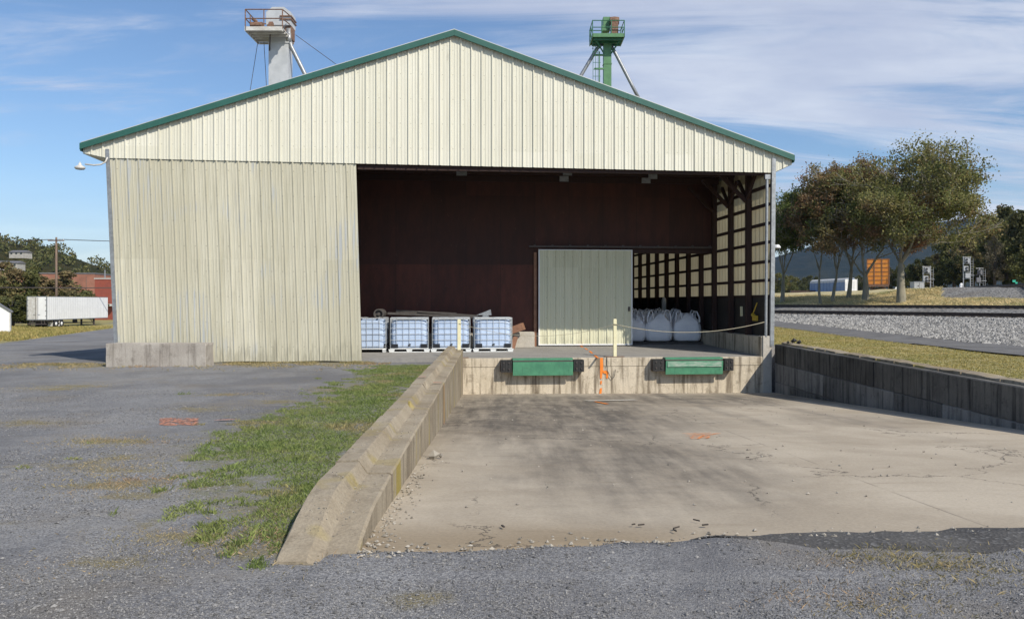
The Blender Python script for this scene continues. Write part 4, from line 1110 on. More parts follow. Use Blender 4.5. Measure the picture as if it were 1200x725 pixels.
def blades(name, mat, gen, n, hmin, hmax, w, seed, tuft=3, spread=.35):
    r = random.Random(seed); mb = MB(); c = 0; tries = 0
    while c < n and tries < n*30:
        tries += 1; p = gen(r)
        if p is None: continue
        x, y, hs = p
        for _ in range(tuft):
            xx, yy = x + r.gauss(0, .02), y + r.gauss(0, .02); z = G(xx, yy) - .005
            a = r.uniform(0, 6.3); h = r.uniform(hmin, hmax)*hs; l = r.uniform(0, spread)*h*1.6; b = r.uniform(0, 6.3)
            ca, sa = math.cos(a)*w/2, math.sin(a)*w/2; lx, ly = math.cos(b)*l, math.sin(b)*l
            mb.add([(xx-ca,yy-sa,z),(xx+ca,yy+sa,z),(xx+ca*.6+lx*.4,yy+sa*.6+ly*.4,z+h*.6),(xx+lx,yy+ly,z+h*.95)], [(0,1,2),(0,2,3)])
            c += 1
    return kind(mb.build(name, mat), 'stuff')
def g_green(r):
    y = 4.6 + 17*r.random()**1.35; x = r.uniform(-6.2, wl_x(y)-.47)
    m = mgreen(x, y) + .06 + .62*pn(x, y, 1.3, 21) + .6*pn(x, y, 4.5, 22) - .12
    return (x, y, .75+.5*r.random()) if m > .52 else None
blades('green_grass', MT['grass'], g_green, 120000, .010, .032, .008, 11, 3, .9)
blades('tall_weeds', MT['grass'], lambda r: (lambda q: (q[0], q[1], 1.) if q and pn(q[0], q[1], 2.2, 41) > .18 else None)(g_green(r)), 5000, .03, .075, .009, 17, 3, .7)
def g_right(r):
    y = 9 + 33*r.random()**1.3; x = r.uniform(wr_x(y)+.52, 13.2)
    if x/y > .72: return None
    return (x, y, 1.) if mverge(x, y)+.3*pn(x, y, 1.2, 3) > .45 else None
blades('lawn_strip', MT['grassr'], g_right, 70000, .015, .04, .018, 12, 3, .8)
def g_bank(r):
    x = r.uniform(14, 56); y = r.uniform(38, 95); s = ts(x, y)
    if x/y < .3 or x/y > .7 or s < 9.6 or s > (24 if x/y < .54 else 16.5): return None
    k = 1. + .5*pn(x, y, .4, 5)
    return (x, y, k)
blades('dry_grass', MT['drygrass'], g_bank, 170000, .08, .34, .028, 13, 3, .8)
def g_weed(r):
    x0, y0, k = r.choice(WP); s = .10 + .012*y0
    x, y = x0 + r.gauss(0, s*1.9), y0 + r.gauss(0, s)
    if y > 4.6 and x > wl_x(y)-.5 and y > edge_y(x): return None
    return (x, y, k*.9)
blades('dry_weeds', MT['weed'], g_weed, 26000, .008, .034, .004, 14, 2, 1.1)
def g_weed2(r):
    u, v = r.uniform(-14, -3.5), -abs(r.gauss(0, 1.0)) - .05; x, y, _ = BW(u, v, 0)
    if pn(x, y, 1.3, 31) < r.uniform(-.2, .25): return None
    return (x, y, 1.)
blades('dry_weeds', MT['weed'], g_weed2, 12000, .015, .07, .010, 15, 3, .9)
def g_verge(r):
    y = r.uniform(44, 110); x = -r.uniform(.5, .68)*y
    return (x, y, 1.) if mverge(x, y) > .5 else None
blades('verge_grass', MT['grassr'], g_verge, 20000, .08, .25, .07, 16, 3, .5)

# ------------------------------------------------------------------ railway
def track(name, label, s_off, zb, a, b, sleepers=True, P0=TA, D=TD):
    nrm = Vector((D.y, -D.x)); c = P0 + nrm*s_off
    ang = math.atan2(D.y, D.x); L0 = c + D*a
    t = empty('railway_track', (L0.x, L0.y, zb), label, 'railway track', ang, 'railway tracks')
    L = b - a
    for s in (-.75, .75):
        m = MB(); m.bx(0, L, s-.07, s+.07, .0+.02, .04); m.bx(0, L, s-.012, s+.012, .04, .15); m.bx(0, L, s-.035, s+.035, .15, .19); m.build('rail', MT['rail'], t)
    if sleepers:
        pr = None; k = 0; x = .3
        while x < L and k < 98:
            if pr is None: q = MB(); q.bx(-.12, .12, -1.3, 1.3, -.10, .015); pr = q.build('sleeper', MT['tie'], t, loc=(x, 0, 0), bevel=0)
            else: o = pr.copy(); COL.objects.link(o); o.parent = t; o.location = (x, 0, 0)
            x += .58; k += 1
    return t
track('t', 'nearest rusty railway track on pale ballast beyond the service path', 0, .84, -18, 36)
track('t', 'second rusty railway track at the foot of the dry grass bank', 8, 1.24, -22, 34)
UD = Vector((13.5, 51)).normalized()
track('t', 'raised railway track on the gravel bank in front of the woods', 0, 3.06, -12, 44, True, Vector((45, 70)), UD)
# car on far track
def bogie(mb, x, z=0):
    for dx in (-.85, .85):
        for s in (-.75, .75): mb.lathe([(.42,-.06),(.46,-.05),(.46,.06),(.42,.06)], 14, c=(s, x+dx, z+.46), axis='x')
        mb.bar((-.8,x+dx,z+.46),(.8,x+dx,z+.46),.1,.1)
    for s in (-.95, .95): mb.bx(s-.07, s+.07, x-1.2, x+1.2, z+.35, z+.62)
def boxcar(loc, rz, label, body, ribs=True, L=15., H=3.7, cat='railcar', dark=None):
    t = empty('railcar', loc, label, cat, rz, 'railcars parked beyond the trees')
    b = MB(); b.bx(-1.45, 1.45, 0, L, 1.05, 1.05+H); o = b.build('body', body, t)
    b = MB()
    if ribs:
        for i in range(7): z = 1.1 + (H-.1)*i/6; b.bx(-1.5, 1.5, -.05, -.0, z-.025, z+.03)
        for x in (-1.45, -.5, .5, 1.45): b.bx(x-.05, x+.05, -.06, 0, 1.05, 1.05+H)
    for i in range(12): y = L*(i+.5)/12; b.bx(-1.52, -1.45, y-.05, y+.05, 1.05, 1.05+H); b.bx(1.45, 1.52, y-.05, y+.05, 1.05, 1.05+H)
    b.build('rib', MT['rust'] if ribs else body, t)
    b = MB(); b.bx(-1.3, 1.3, -.25, 0, .75, 1.05); b.tube([(0,-.6,.85),(0,0,.85)], .12, 8)
    for x in (-1.35, 1.35): b.tube([(x,-.1,.3),(x,-.1,2.2)], .03, 6)
    for k in range(4): b.bx(-1.4, -1.0, -.12, -.08, .4+.35*k, .43+.35*k); b.bx(1.0, 1.4, -.12, -.08, .4+.35*k, .43+.35*k)
    b.build('end_frame', MT['rust'], t)
    for y in (1.8, L-1.8): b = MB(); bogie(b, y); b.build('bogie', MT['rust'], t)
    return t
X1 = (1029-HX)/F*114
boxcar((X1, 114, 3.1), R(-24.2), 'orange railcar standing on the far track between two tree trunks', MT['orangecar'])
def hopper(loc, rz, label):
    t = empty('railcar', loc, label, 'railcar', rz, 'railcars parked beyond the trees')
    b = MB(); L = 17.; n = 12; prof = [(-1.5,1.3),(-1.5,3.6),(-1.3,4.1),(-.7,4.5),(.7,4.5),(1.3,4.1),(1.5,3.6),(1.5,1.3)]
    for y in (0, L): pass
    m_ = len(prof); b.add([(x, y, z) for y in (0, L) for x, z in prof], [(k, k+m_, (k+1)%m_+m_, (k+1)%m_) for k in range(m_)] + [tuple(range(m_)), tuple(range(2*m_-1, m_-1, -1))])
    b.build('body', MT['bluegrey'], t)
    b = MB()
    for i in range(11):
        for s_ in (-1, 1): b.bx(min(s_*1.5,s_*1.56), max(s_*1.5,s_*1.56), L*(i+.5)/11-.06, L*(i+.5)/11+.06, 1.3, 3.7)
    b.build('rib', MT['bluegrey'], t)
    b = MB()
    for k in range(m_-1):
        (x0,z0),(x1,z1) = prof[k], prof[k+1]
        if z0 > 3.5 and z1 > 3.5: b.hexa([(x0,-.03,z0-.02),(x1,-.03,z1-.02),(x1,L,z1-.02),(x0,L,z0-.02),(x0*1.02,-.03,z0+.05),(x1*1.02,-.03,z1+.05),(x1*1.02,L,z1+.05),(x0*1.02,L,z0+.05)])
    b.build('roof', MT['offwhite'], t)
    b = MB(); b.bx(-1.5,1.5,-.12,-.02,1.2,4.2); b.bx(-1.3,1.3,-.9,-.1,1.0,1.2); b.tube([(-1.2,-.8,1.2),(-1.2,-.8,4.4)],.05,6); b.tube([(1.2,-.8,1.2),(1.2,-.8,4.4)],.05,6)
    for k in range(8): b.bx(-1.2,-.6,-.82,-.78,1.4+.36*k,1.44+.36*k)
    b.build('end_platform', MT['white'], t)
    for y in (1.8, L-1.8): c = MB(); bogie(c, y); c.build('bogie', MT['darksteel'], t)
hopper(((997-HX)/F*190, 190, 2.9), R(7), 'blue and white covered hopper railcar behind the middle trees')
t_ = boxcar(((955-HX)/F*205, 205, 2.2), R(76), 'low dark brown freight car at the left end of the parked train', MT['browncar'], False, 6, 1.4)
# signals
def head(b, z, y=-.1):
    b.lathe([(.02,.0),(.34,.0),(.34,.04),(.02,.04)], 16, c=(0,y,z), axis='y')
def signal(px, Y, top, label, double=True, w=1.):
    X = (px-HX)/F*Y; z0 = G(X, Y, False) - .02; h = CZ + (HY-top)/F*Y - z0
    t = empty('railway_signal', (X, Y, z0), label, 'railway signal', 0, 'railway signals on the gravel bank')
    b = MB()
    for s in ((-.42, .42) if double else (0,)): b.tube([(s*w,0,0),(s*w,0,h)], .055 if double else .05, 8)
    b.bx(-.5*w, .5*w, -.15, .15, 0, .35)
    b.build('mast', MT['steelgrey'], t)
    b = MB()
    for i, z in enumerate((h-.5, h-1.45, h-2.3) if double else (h-.6, h-1.6)):
        if z > .6: o_ = (.06, -.12, .1)[i]; b.bx((-.34+o_)*w, (.22+o_)*w, -.16, .06, z-.30, z+.30); b.bx(-.5*w, .5*w, -.05, .05, z-.42, z-.38)
    b.build('signal_head', MT['roofgrey'] if not double else MT['steelgrey'], t)
    b = MB()
    for z in ((h-.5, h-1.5) if double else (h-.6,)):
        for dz in (-.2, .12): b.lathe([(.12,-.02),(.12,.10)], 12, c=(-.12*w,-.26,z+dz), axis='y')
    b.build('lamp_hood', MT['blackplastic'], t)
    b = MB()
    for s in (.52*w,):
        b.tube([(s,.1,0),(s,.1,h-.2)], .02, 5); b.tube([(s+.3,.1,0),(s+.3,.1,h-.2)], .02, 5)
        z = .3
        while z < h-.3: b.tube([(s,.1,z),(s+.3,.1,z)], .014, 5); z += .3
    b.bx(.2*w, .85*w, -.1, .5, h*.45, h*.45+.05); b.tube([(-.5,.0,h-.1),(.5,0,h-.1)], .03, 6)
    b.build('ladder', MT['steelgrey'], t)
signal(1086, 92, 311.5, 'grey railway signal beside the metal equipment cabinet')
signal(1133, 96, 300.5, 'tallest pale railway signal in front of the dark woods')
signal(1148, 104, 313.5, 'slim dark railway signal just right of the tallest signal', False)
X = (1076-HX)/F*92; zc = G(X, 92, False)
t = empty('equipment_cabinet', (X, 92, zc), 'grey metal railway equipment cabinet beside the signal', 'cabinet')
b = MB(); b.bx(-.7,.45,-.5,.5,.0,.95); b.build('body', MT['steelgrey'], t); b = MB(); b.bx(-.75,.5,-.55,.55,.95,1.02); b.build('lid', MT['galv'], t)
b = MB(); b.bx(-.12,-.10,-.52,-.50,.1,.9); b.bx(-.3,-.2,-.53,-.50,.45,.6); b.build('door_handle', MT['darksteel'], t)
for px, Y, top, lab in ((1126, 96, 333, 'short white marker post at the foot of the tallest signal'), (1050, 100, 340, 'short white marker post right of the orange railcar')):
    X = (px-HX)/F*Y; z = G(X, Y, False); b = MB(); h = CZ+(HY-top)/F*Y-z; b.bx(-.14,.14,-.1,.1,-.1,max(h,.4)); b.lathe([(.02,0),(.16,0),(.16,.05),(.02,.05)], 10, c=(0,-.15,max(h,.4)), axis='y')
    tag(b.build('marker_post', MT['white'], loc=(X, Y, z)), lab, 'post')
X = (1190-HX)/F*78; z = G(X, 78, False); b = MB(); b.tube([(0,0,0),(0,0,.75)], .03, 6); b.bx(-.3,.0,-.02,.02,.5,.72); b.bx(.02,.2,-.02,.02,.35,.52)
tag(b.build('switch_target', simple('teal_paint', (.03,.42,.28), None, 3, .5), loc=(X, 78, z+.1)), 'small teal switch target beside the raised track at the right edge', 'sign')

# ------------------------------------------------------------------ elevator legs
def elev_white():
    Y = 50.; s = Y/F; X = (329-HX)*s; zt = lambda py: CZ + (HY-py)*s
    t = empty('grain_elevator', (X, Y, 0), 'tall pale grey elevator leg with a rusty railed platform behind the left roof slope', 'elevator tower')
    b = MB(); w = .63
    b.bx(-w, w-.02, -.45, .45, -1, zt(44)); b.bx(-w-.05, w+.03, -.5, .5, zt(53.5), zt(52.0)); b.build('shaft', MT['legwhite'], t)
    # head housing with clipped corners
    b = MB(); x0, x1 = (315-329)*s, (343.5-329)*s; y0, y1 = -.55, .55
    P = [(x0, zt(33)), (x0, zt(18)), (x0+.38, zt(12.2)), (x1-.42, zt(12.2)), (x1, zt(18)), (x1, zt(33))]
    n = len(P); b.add([(x, y, z) for y in (y0, y1) for x, z in P], [tuple(range(n)), tuple(range(2*n-1, n-1, -1))] + [(k, k+n, (k+1) % n + n, (k+1) % n) for k in range(n)])
    hd = b.build('head_housing', MT['legwhite'], t)
    b = MB()
    for py in (23, 26.5): b.bx((331-329)*s, x1+.06, -.62, .62, zt(py)-.03, zt(py)+.04)
    b.build('flange', MT['rust'], hd)
    # platform
    b = MB(); a0, a1 = (287.5-329)*s, (333.5-329)*s; zf = CZ+(HY-33.5)*(Y-1.9)/F; kf = (Y-1.9)/Y; a0 = ((287.5-HX)*s*kf)-X; a1 = ((331-HX)*s*kf)-X
    b.bx(a0, a1, -1.9, .6, zf, zf+.06); b.bx(a0, a1, -1.95, -1.88, zf-.14, zf+.10); b.bx(a0-.03, a0+.04, -1.95, .6, zf-.16, zf+.10)
    for k in range(6): y = -1.8 + k*.48; b.bx(a0+.05, a1, y, y+.08, zf-.14, zf-.02)
    b.build('platform', MT['offwhite'], t)
    b = MB()
    xs_ = [a0, lerp(a0, a1, .5), a1]
    for x in xs_:
        b.tube([(x,-1.9,zf),(x,-1.9,zf+1.15)], .035, 6)
        if x == a0:
            for y in (-1., -.1, .6): b.tube([(x,y,zf),(x,y,zf+1.15)], .035, 6)
    for z in (.6, 1.15):
        b.tube([(a0,-1.9,zf+z),(a1,-1.9,zf+z)], .035, 6); b.tube([(a0,-1.9,zf+z),(a0,.6,zf+z)], .035, 6)
        b.tube([(a1,-1.9,zf+z),(a1+.15,-.9,zf+z)], .035, 6)
    b.tube([(a0,.6,zf+1.15),(a1,.6,zf+1.15)], .035, 6)
    b.build('railing', MT['rust'], t)
    b = MB(); b.bar((a0+1.3,-1.2,zf-.1), (-w,-.3,zf-1.0), .08, .08); b.build('brace', MT['darksteel'], t); b = MB(); b.bar((a0+1.2,.4,zf-.1), (-w,.3,zf-1.), .08, .08)
    b.build('brace', MT['darksteel'], t)
    b = MB(); b.lathe([(.25,-.35),(.25,.35)], 12, c=((307-329)*s,-1.,zf+.45), axis='x'); b.bx((303-329)*s,(311-329)*s,-1.3,-.7,zf+.06,zf+.3)
    b.lathe([(.3,-.1),(.3,.1)], 14, c=((323-329)*s,-.9,zf+.45), axis='x'); b.bx((305-329)*s,(325-329)*s,-1.05,-.95,zf+.3,zf+.42); b.bx((320-329)*s,(326-329)*s,-1.2,-.6,zf+.06,zf+.5); b.tube([((307-329)*s,-1,zf+.7),((303-329)*s,-1.2,zf+.85)],.1,8)
    b.build('motor', MT['rust'], t)
    b = MB(); q = lambda px, py, y=-.3: ((px-329)*s, y, zt(py))
    b.tube([q(340,36), q(340,47), q(343,57), q(357.5,86), q(372,115)], [.18,.16,.13,.13,.13], 10); b.tube([q(340,42), q(340,52)], .21, 10)
    b.build('spout', MT['galv'], t, smooth=True)
    b = MB(); b.tube([q(336,100,0),q(336,66,0),q(343,50,0)], .09, 6); b.bx((336-329)*s,(344-329)*s,-.4,.3,zt(48),zt(34)); b.build('support', MT['rust'], t)
    b = MB()
    for p, r_ in ((q(348,43), q(410,88)), (q(304,51), q(293,120)), (q(311,51), q(315,120))): b.tube([p, r_], .018, 4)
    b.build('guy_wire', MT['darksteel'], t)
elev_white()
def elev_green():
    Y = 63.; s = Y/F; C = 711.5; X = (C-HX)*s; zt = lambda py: CZ + (HY-py)*s; q = lambda px, py, y=0.: ((px-C)*s, y, zt(py))
    t = empty('grain_elevator', (X, Y, 0), 'slim green elevator leg with caged ladder and silver spouts behind the right roof slope', 'elevator tower')
    b = MB(); b.bx((707-C)*s, (716-C)*s, -.3, .3, -1, zt(46)); b.bx((706.5-C)*s,(716.5-C)*s,-.33,.33,zt(76.5),zt(75.5)); b.build('shaft', MT['leggreen'], t)
    b = MB(); b.bx((706.5-C)*s, (714.5-C)*s, -.3, .4, zt(37), zt(21.5)); b.bx((705-C)*s,(712-C)*s,-.4,.3,zt(38),zt(32),); b.build('head_housing', MT['leggreen'], t)
    b = MB(); zf = CZ+(HY-41.5)*(Y-1.3)/F; a0, a1 = (692.5-C)*s, (729-C)*s
    b.bx(a0, a1, -1.3, 1.0, zf, zf+.06); b.bx(a0, a1, -1.34, -1.28, zf-.14, zf+.14)
    b.bx(a0-.03, a0+.04, -1.34, 1.0, zf-.14, zf+.14); b.bx(a1-.04, a1+.03, -1.34, 1.0, zf-.14, zf+.14)
    b.bx(a0+.05, a1-.1, .6, .7, zt(50), zf); b.build('platform', MT['leggreen'], t)
    b = MB()
    for y in (-1.0, -.3, .4): b.bar((a0+.1,y,zf-.2),(a1-.1,y,zf-.2), .1, .2)
    b.bar((a0+.3,-1,zf-.3),(-.2,-.2,zf-1.2),.08,.08); b.bar((a1-.3,-1,zf-.3),(.2,-.2,zf-1.2),.08,.08)
    b.build('platform_frame', MT['leggreen_d'], t)
    b = MB()
    for z in (.62, 1.15):
        b.tube([(a0,-1.3,zf+z),(a1,-1.3,zf+z)], .035, 6); b.tube([(a0,-1.3,zf+z),(a0,1.,zf+z)], .035, 6); b.tube([(a1,-1.3,zf+z),(a1,1.,zf+z)], .035, 6); b.tube([(a0,1.,zf+z),(a1,1.,zf+z)], .035, 6)
    for x in (a0, (703-C)*s, (714-C)*s, a1): b.tube([(x,-1.3,zf),(x,-1.3,zf+1.15)], .035, 6)
    for x in (a0, a1): b.tube([(x,0,zf),(x,0,zf+1.15)], .035, 6); b.tube([(x,1,zf),(x,1,zf+1.15)], .035, 6)
    b.build('railing', MT['leggreen_d'], t)
    b = MB(); b.lathe([(.3,-.35),(.34,0),(.3,.35)], 12, c=((719-C)*s,-.5,zt(27.5)), axis='x'); b.bx((715-C)*s,(723-C)*s,-.8,-.2,zf+.1,zt(30)); b.build('motor', MT['rust'], t)
    for pts in ([q(705,52), q(699,58), q(680,90), q(671,108)], [q(716,54), q(722,64), q(739,97), q(751,120)]):
        b = MB(); b.tube(pts, .14, 10); b.build('spout', MT['galv'], t, smooth=True)
    b = MB()
    x0, x1 = (694-C)*s, (700-C)*s
    for x in (x0, (x0+x1)/2, x1):
        b.tube([(x,-.6,zt(130)),(x,-.6,zf)], .02, 5)
    for py in (53, 58, 63): b.tube([(x0,-.6,zt(py)),(x1,-.6,zt(py)),(x1,-.1,zt(py)),(x0,-.1,zt(py)),(x0,-.6,zt(py))], .02, 5)
    for py in (76, 84, 92): b.tube([(x0,-.6,zt(py)),(x1+.2,-.6,zt(py))], .02, 5)
    b.build('ladder_cage', MT['leggreen_d'], t)
    b = MB(); xl = (702-C)*s; b.tube([(xl,-.3,zt(130)),(xl,-.3,zt(62))], .045, 6)
    for py in (66, 82): b.bx((696-C)*s, (707-C)*s, -.35, -.2, zt(py)-.06, zt(py)+.06)
    b.build('standoff', MT['leggreen'], t)
elev_green()

# ------------------------------------------------------------------ trees
def leafquad(L, p, s, r):
    a = Vector((r.gauss(0,1), r.gauss(0,1), r.gauss(0,.6))).normalized(); u = a.orthogonal().normalized(); v = a.cross(u)
    k = r.uniform(0, 6.3); uu = u*math.cos(k) + v*math.sin(k); vv = a.cross(uu)
    w = s*.55
    L.add([tuple(p-uu*s), tuple(p-vv*w), tuple(p+uu*s), tuple(p+vv*w)], [(0,1,2,3)])
def gen_tree(seed, H, W, r0, fork, leaves, ls, levels=5, lean=0., bottom=.25):
    """returns (wood MB, leaf MB) for a tree of height H and crown width W"""
    r = random.Random(seed); segs = []; tips = []
    def grow(p, d, L, rad, lv):
        n = 5 if lv < 2 else 4; pts = [p.copy()]; rr = [rad]; q = p.copy(); dd = d.copy()
        for i in range(n):
            jt = .05 if lv == 0 else .13
            dd = (dd + Vector((r.gauss(0,jt), r.gauss(0,jt), r.gauss(0,.08)+.05))).normalized(); q = q + dd*L/n
            pts.append(q.copy()); rr.append(rad*(1-.5*(i+1)/n))
        segs.append((pts, rr, lv))
        if lv in (3, 4): tips.append(pts[2]); tips.append(pts[-1])
        if lv >= levels: tips.append(pts[-1]); tips.append(pts[len(pts)//2]); return
        kids = (r.choice((3,3,4)) if lv < 3 else r.choice((2,3,3))) if lv else r.choice((4,5))
        base = r.uniform(0, 6.3)
        for k in range(kids):
            f = 1. if k < 2 or lv == 0 else r.uniform(.45, .9); i = min(n, max(1, int(round(f*n)))); a = base + 6.28*k/kids + r.gauss(0,.3)
            ang = r.uniform(.35,.95) if lv else r.uniform(.30,.70)
            o = dd.orthogonal().normalized(); o2 = dd.cross(o); nd = (dd*math.cos(ang) + (o*math.cos(a)+o2*math.sin(a))*math.sin(ang)).normalized()
            if nd.z < -.1: nd.z = .05; nd.normalize()
            grow(pts[i], nd, L*r.uniform(.62,.86), rr[i]*(.72 if k < 2 else .55), lv+1)
    grow(Vector((0,0,0)), Vector((lean, 0, 1)).normalized(), fork, r0, 0)
    P = [q for t in tips for q in (t,)]
    mx = max(abs(q.x) for q in P); mn = min(q.x for q in P); Mx = max(q.x for q in P); mz = max(q.z for q in P); My = max(abs(q.y) for q in P)
    cx = (mn+Mx)/2; sx = W/(Mx-mn); sz = (H-fork)/(mz-fork)
    def T(q):
        t = sm(q.z/(fork*1.5)); zz = q.z if q.z < fork else fork + (q.z-fork)*sz
        return Vector((q.x*lerp(1, sx, t) - cx*sx*t*.0, q.y*lerp(1, sx, t), zz))
    wd = MB(); lf = MB()
    for pts, rr, lv in segs:
        wd.tube([tuple(T(q)) for q in pts], [max(x, .030) for x in rr], 8 if lv == 0 else (6 if lv < 3 else 3), cap=False)
    TP = [T(q) for q in P]; sz_ = W*.026
    dens = [max(.05, .5 + 1.2*mnoise.noise(q*.35 + Vector((seed, 0, 0)))) for q in TP]
    tot = sum(dens)
    for q, dn in zip(TP, dens):
        for _ in range(int(leaves*dn/tot + r.random())):
            leafquad(lf, q + Vector((r.gauss(0, sz_), r.gauss(0, sz_), r.gauss(0, sz_*.8))), ls*r.uniform(.6, 1.3), r)
    return wd, lf
def near_tree(px, s_line, top, wpx, seed, leafm, label, fork_px, r0, leaves=15000, off=0., levels=6, lean=0.):
    k = (px-HX)/F; Y = (s_line + TA.x*TN.x + TA.y*TN.y)/(k*TN.x + TN.y); X = k*Y; z = G(X, Y, False) - .1
    s = Y/F; H = CZ + (HY-top)*s - z
    t = empty('tree', (X, Y, z), label, 'tree', 0, 'trees on the dry grass bank')
    wd, lf = gen_tree(seed, H, wpx*s*1.12, r0, (CZ+(HY-fork_px)*s - z), int(leaves*2.1), .10, levels, lean)
    wd.build('trunk', MT['bark'], t, smooth=True); lf.build('crown', MT[leafm], t)
near_tree(1056, 13, 168, 158, 21, 'leafbig', 'largest broad tree with a thick forked trunk, rightmost on the dry grass bank', 308, .42, 26000)
near_tree(1014, 13, 182, 135, 22, 'leafred', 'rust tinged tree with a dark forked trunk in front of the orange railcar', 324, .36, 20000)
near_tree(994, 15, 196, 95, 23, 'leafbig', 'straight pale trunked tree just left of the orange railcar', 314, .26, 13000)
near_tree(976, 13, 190, 90, 24, 'leafred', 'slender tree in front of the blue hopper car with brownish crown', 318, .19, 12000)
near_tree(962, 11.5, 205, 80, 25, 'leafgreen', 'thin dark trunked tree left of the blue hopper car', 318, .15, 11000)
near_tree(917, 13, 228, 86, 26, 'leafgreen', 'leftmost pale trunked tree on the bank beside the barn corner', 322, .24, 14000)

def forest_tree(seed, H, W, leaves, ls, name='tree'):
    """dense crown of leaf clumps through an uneven volume, on a trunk with limbs"""
    r = random.Random(seed); wd = MB(); lf = MB(); lobes = []
    wd.tube([(0,0,-.3),(.1,0,H*.3),(0,.1,H*.6),(.1,0,H*.85)], [.035*H,.025*H,.018*H,.006*H], 7)
    for i in range(16):
        z = lerp(.28, .92, i/15)*H; a = i*2.4+seed; env = math.sin(math.pi*min(1, max(.08, (z/H-.12)/.95)))**.6
        rad = W/2*env*r.uniform(.35,.8); c = Vector((math.cos(a)*rad, math.sin(a)*rad, z+r.uniform(-.04,.04)*H)); lobes.append((c, W*r.uniform(.13,.23)*max(.55,env)))
        wd.tube([(0,0,z*.65),(c.x*.5,c.y*.5,z*.9),tuple(c)], [.012*H,.008*H,.003*H], 4)
    per = leaves//len(lobes)
    for c, R_ in lobes:
        for _ in range(per):
            d = Vector((r.gauss(0,1), r.gauss(0,1), r.gauss(0,.8))).normalized()*R_*(r.random()**.45)*r.uniform(.7,1.25)
            leafquad(lf, c+d, ls*r.uniform(.6,1.4), r)
    return wd, lf
protos = []
def ftree(seed, H, W, leaves, ls, mat, first):
    wd, lf = forest_tree(seed, H, W, leaves, ls)
    t = empty('tree', (0,0,0), 'x', 'tree'); wd.build('trunk', MT['barkdark'], t); lf.build('crown', MT[mat], t); return [t, False, H]
protos = [ftree(31, 16, 11, 9000, .30, 'leafwood', 0), ftree(32, 16, 12, 9000, .30, 'leafwood2', 0), ftree(33, 16, 10, 8000, .28, 'leafrust', 0), ftree(34, 16, 9, 3000, .22, 'leafpale', 0)]
def put_tree(kind_, px, Y, top, label, group, rot=0, z=None, wscale=1.):
    p = protos[kind_]; X = (px-HX)/F*Y; zz = G(X, Y, False) - .2 if z is None else z
    H = CZ + (HY-top)/F*Y - zz; sc = H/p[2]; scl = (sc*wscale, sc*wscale, sc)
    if not p[1]:
        p[1] = True; t = p[0]; t.location = (X, Y, zz); t.rotation_euler.z = rot; t.scale = scl; t['label'] = label; t['group'] = group
    else: dup(p[0], (X, Y, zz), rot, label, group, scl)
gw = 'trees of the dark woods beyond the railway'
FT = [(0,1215,118,236,'dark tall tree at the right edge of the woods'), (1,1188,130,250,'olive tree left of the tall edge tree in the woods'), (0,1165,150,262,'dark rounded tree behind the tallest signal'),
 (2,1140,140,268,'brown olive tree just above the tallest signal'), (1,1118,150,274,'olive tree left of the tallest signal'), (2,1100,155,292,'russet tree near the left end of the woods'),
 (0,1082,150,300,'low dark tree behind the equipment cabinet'), (1,1062,165,308,'low olive tree behind the thick forked trunk'), (0,1045,170,312,'small dark tree right of the orange railcar'),
 (2,1205,160,246,'brown tree deep in the woods at the right edge'), (1,1150,175,262,'far olive tree peeping over the middle of the woods'), (0,1128,130,296,'short dense dark tree beside the tallest signal'),
 (0,1155,125,300,'short dense dark tree behind the slim signal'), (0,1180,122,292,'short dark shrubby tree right of the slim signal'), (0,1104,135,310,'short dark tree between the two signals'),
 (1,1205,112,290,'low olive tree behind the teal switch target'), (0,1030,180,318,'dark tree hidden behind the orange railcar'), (3,1166,120,276,'pale silvery dry shrub tree within the dark woods'),
 (3,1163,170,240,'bare grey branched tree rising above the woods'), (0,1184,160,240,'thin dark tree with a flat top above the woods'), (2,1090,140,318,'low russet tree left of the signals'), (0,1075,175,316,'low dark tree far behind the cabinet'),
 (0,1225,140,238,'dark tree just beyond the right edge of the picture'), (1,1240,120,250,'olive tree just beyond the right edge of the picture'), (0,1255,118,240,'dark tall tree out past the right edge')]
for i, (k, px, Y, top, lab) in enumerate(FT[:22]): put_tree(k, px, Y, top, lab, gw, i*1.3, None, 1. if k != 3 else .8)
for i, (k, px, Y, top, lab) in enumerate(((0,938,330,328,'distant dark tree left of the brown freight car'), (1,925,300,322,'distant olive tree behind the leftmost bank tree'), (1,910,280,318,'distant tree right beside the barn corner'), (0,950,360,322,'distant dark round tree above the brown freight car'), (1,985,380,326,'distant olive tree behind the hopper cars'), (0,1010,300,322,'distant dark tree between hopper and orange railcar'))):
    put_tree(k, px, Y, top, lab, 'distant trees beyond the railcars', i*2.1, None, 1.2)
# left side
gl = 'trees behind the white trailer'
for i, (k, px, Y, top, lab, ws) in enumerate(((2,62,128,318,'broad brownish tree behind the white trailer',1.9), (1,22,124,310,'olive tree behind the left end of the trailer',1.2), (2,-5,122,298,'brown tree at the left edge above the small white shed',1.3), (2,40,150,322,'brown tree in front of the brick wall',1.4), (1,14,110,345,'dense low green bush between shed and trailer',2.2), (1,34,112,352,'small green bush right behind the trailer doors',1.8), (1,88,128,338,'low olive tree above the middle of the trailer',2.))):
    put_tree(k, px, Y, top, lab, gl, i*1.7, -2.0, ws)

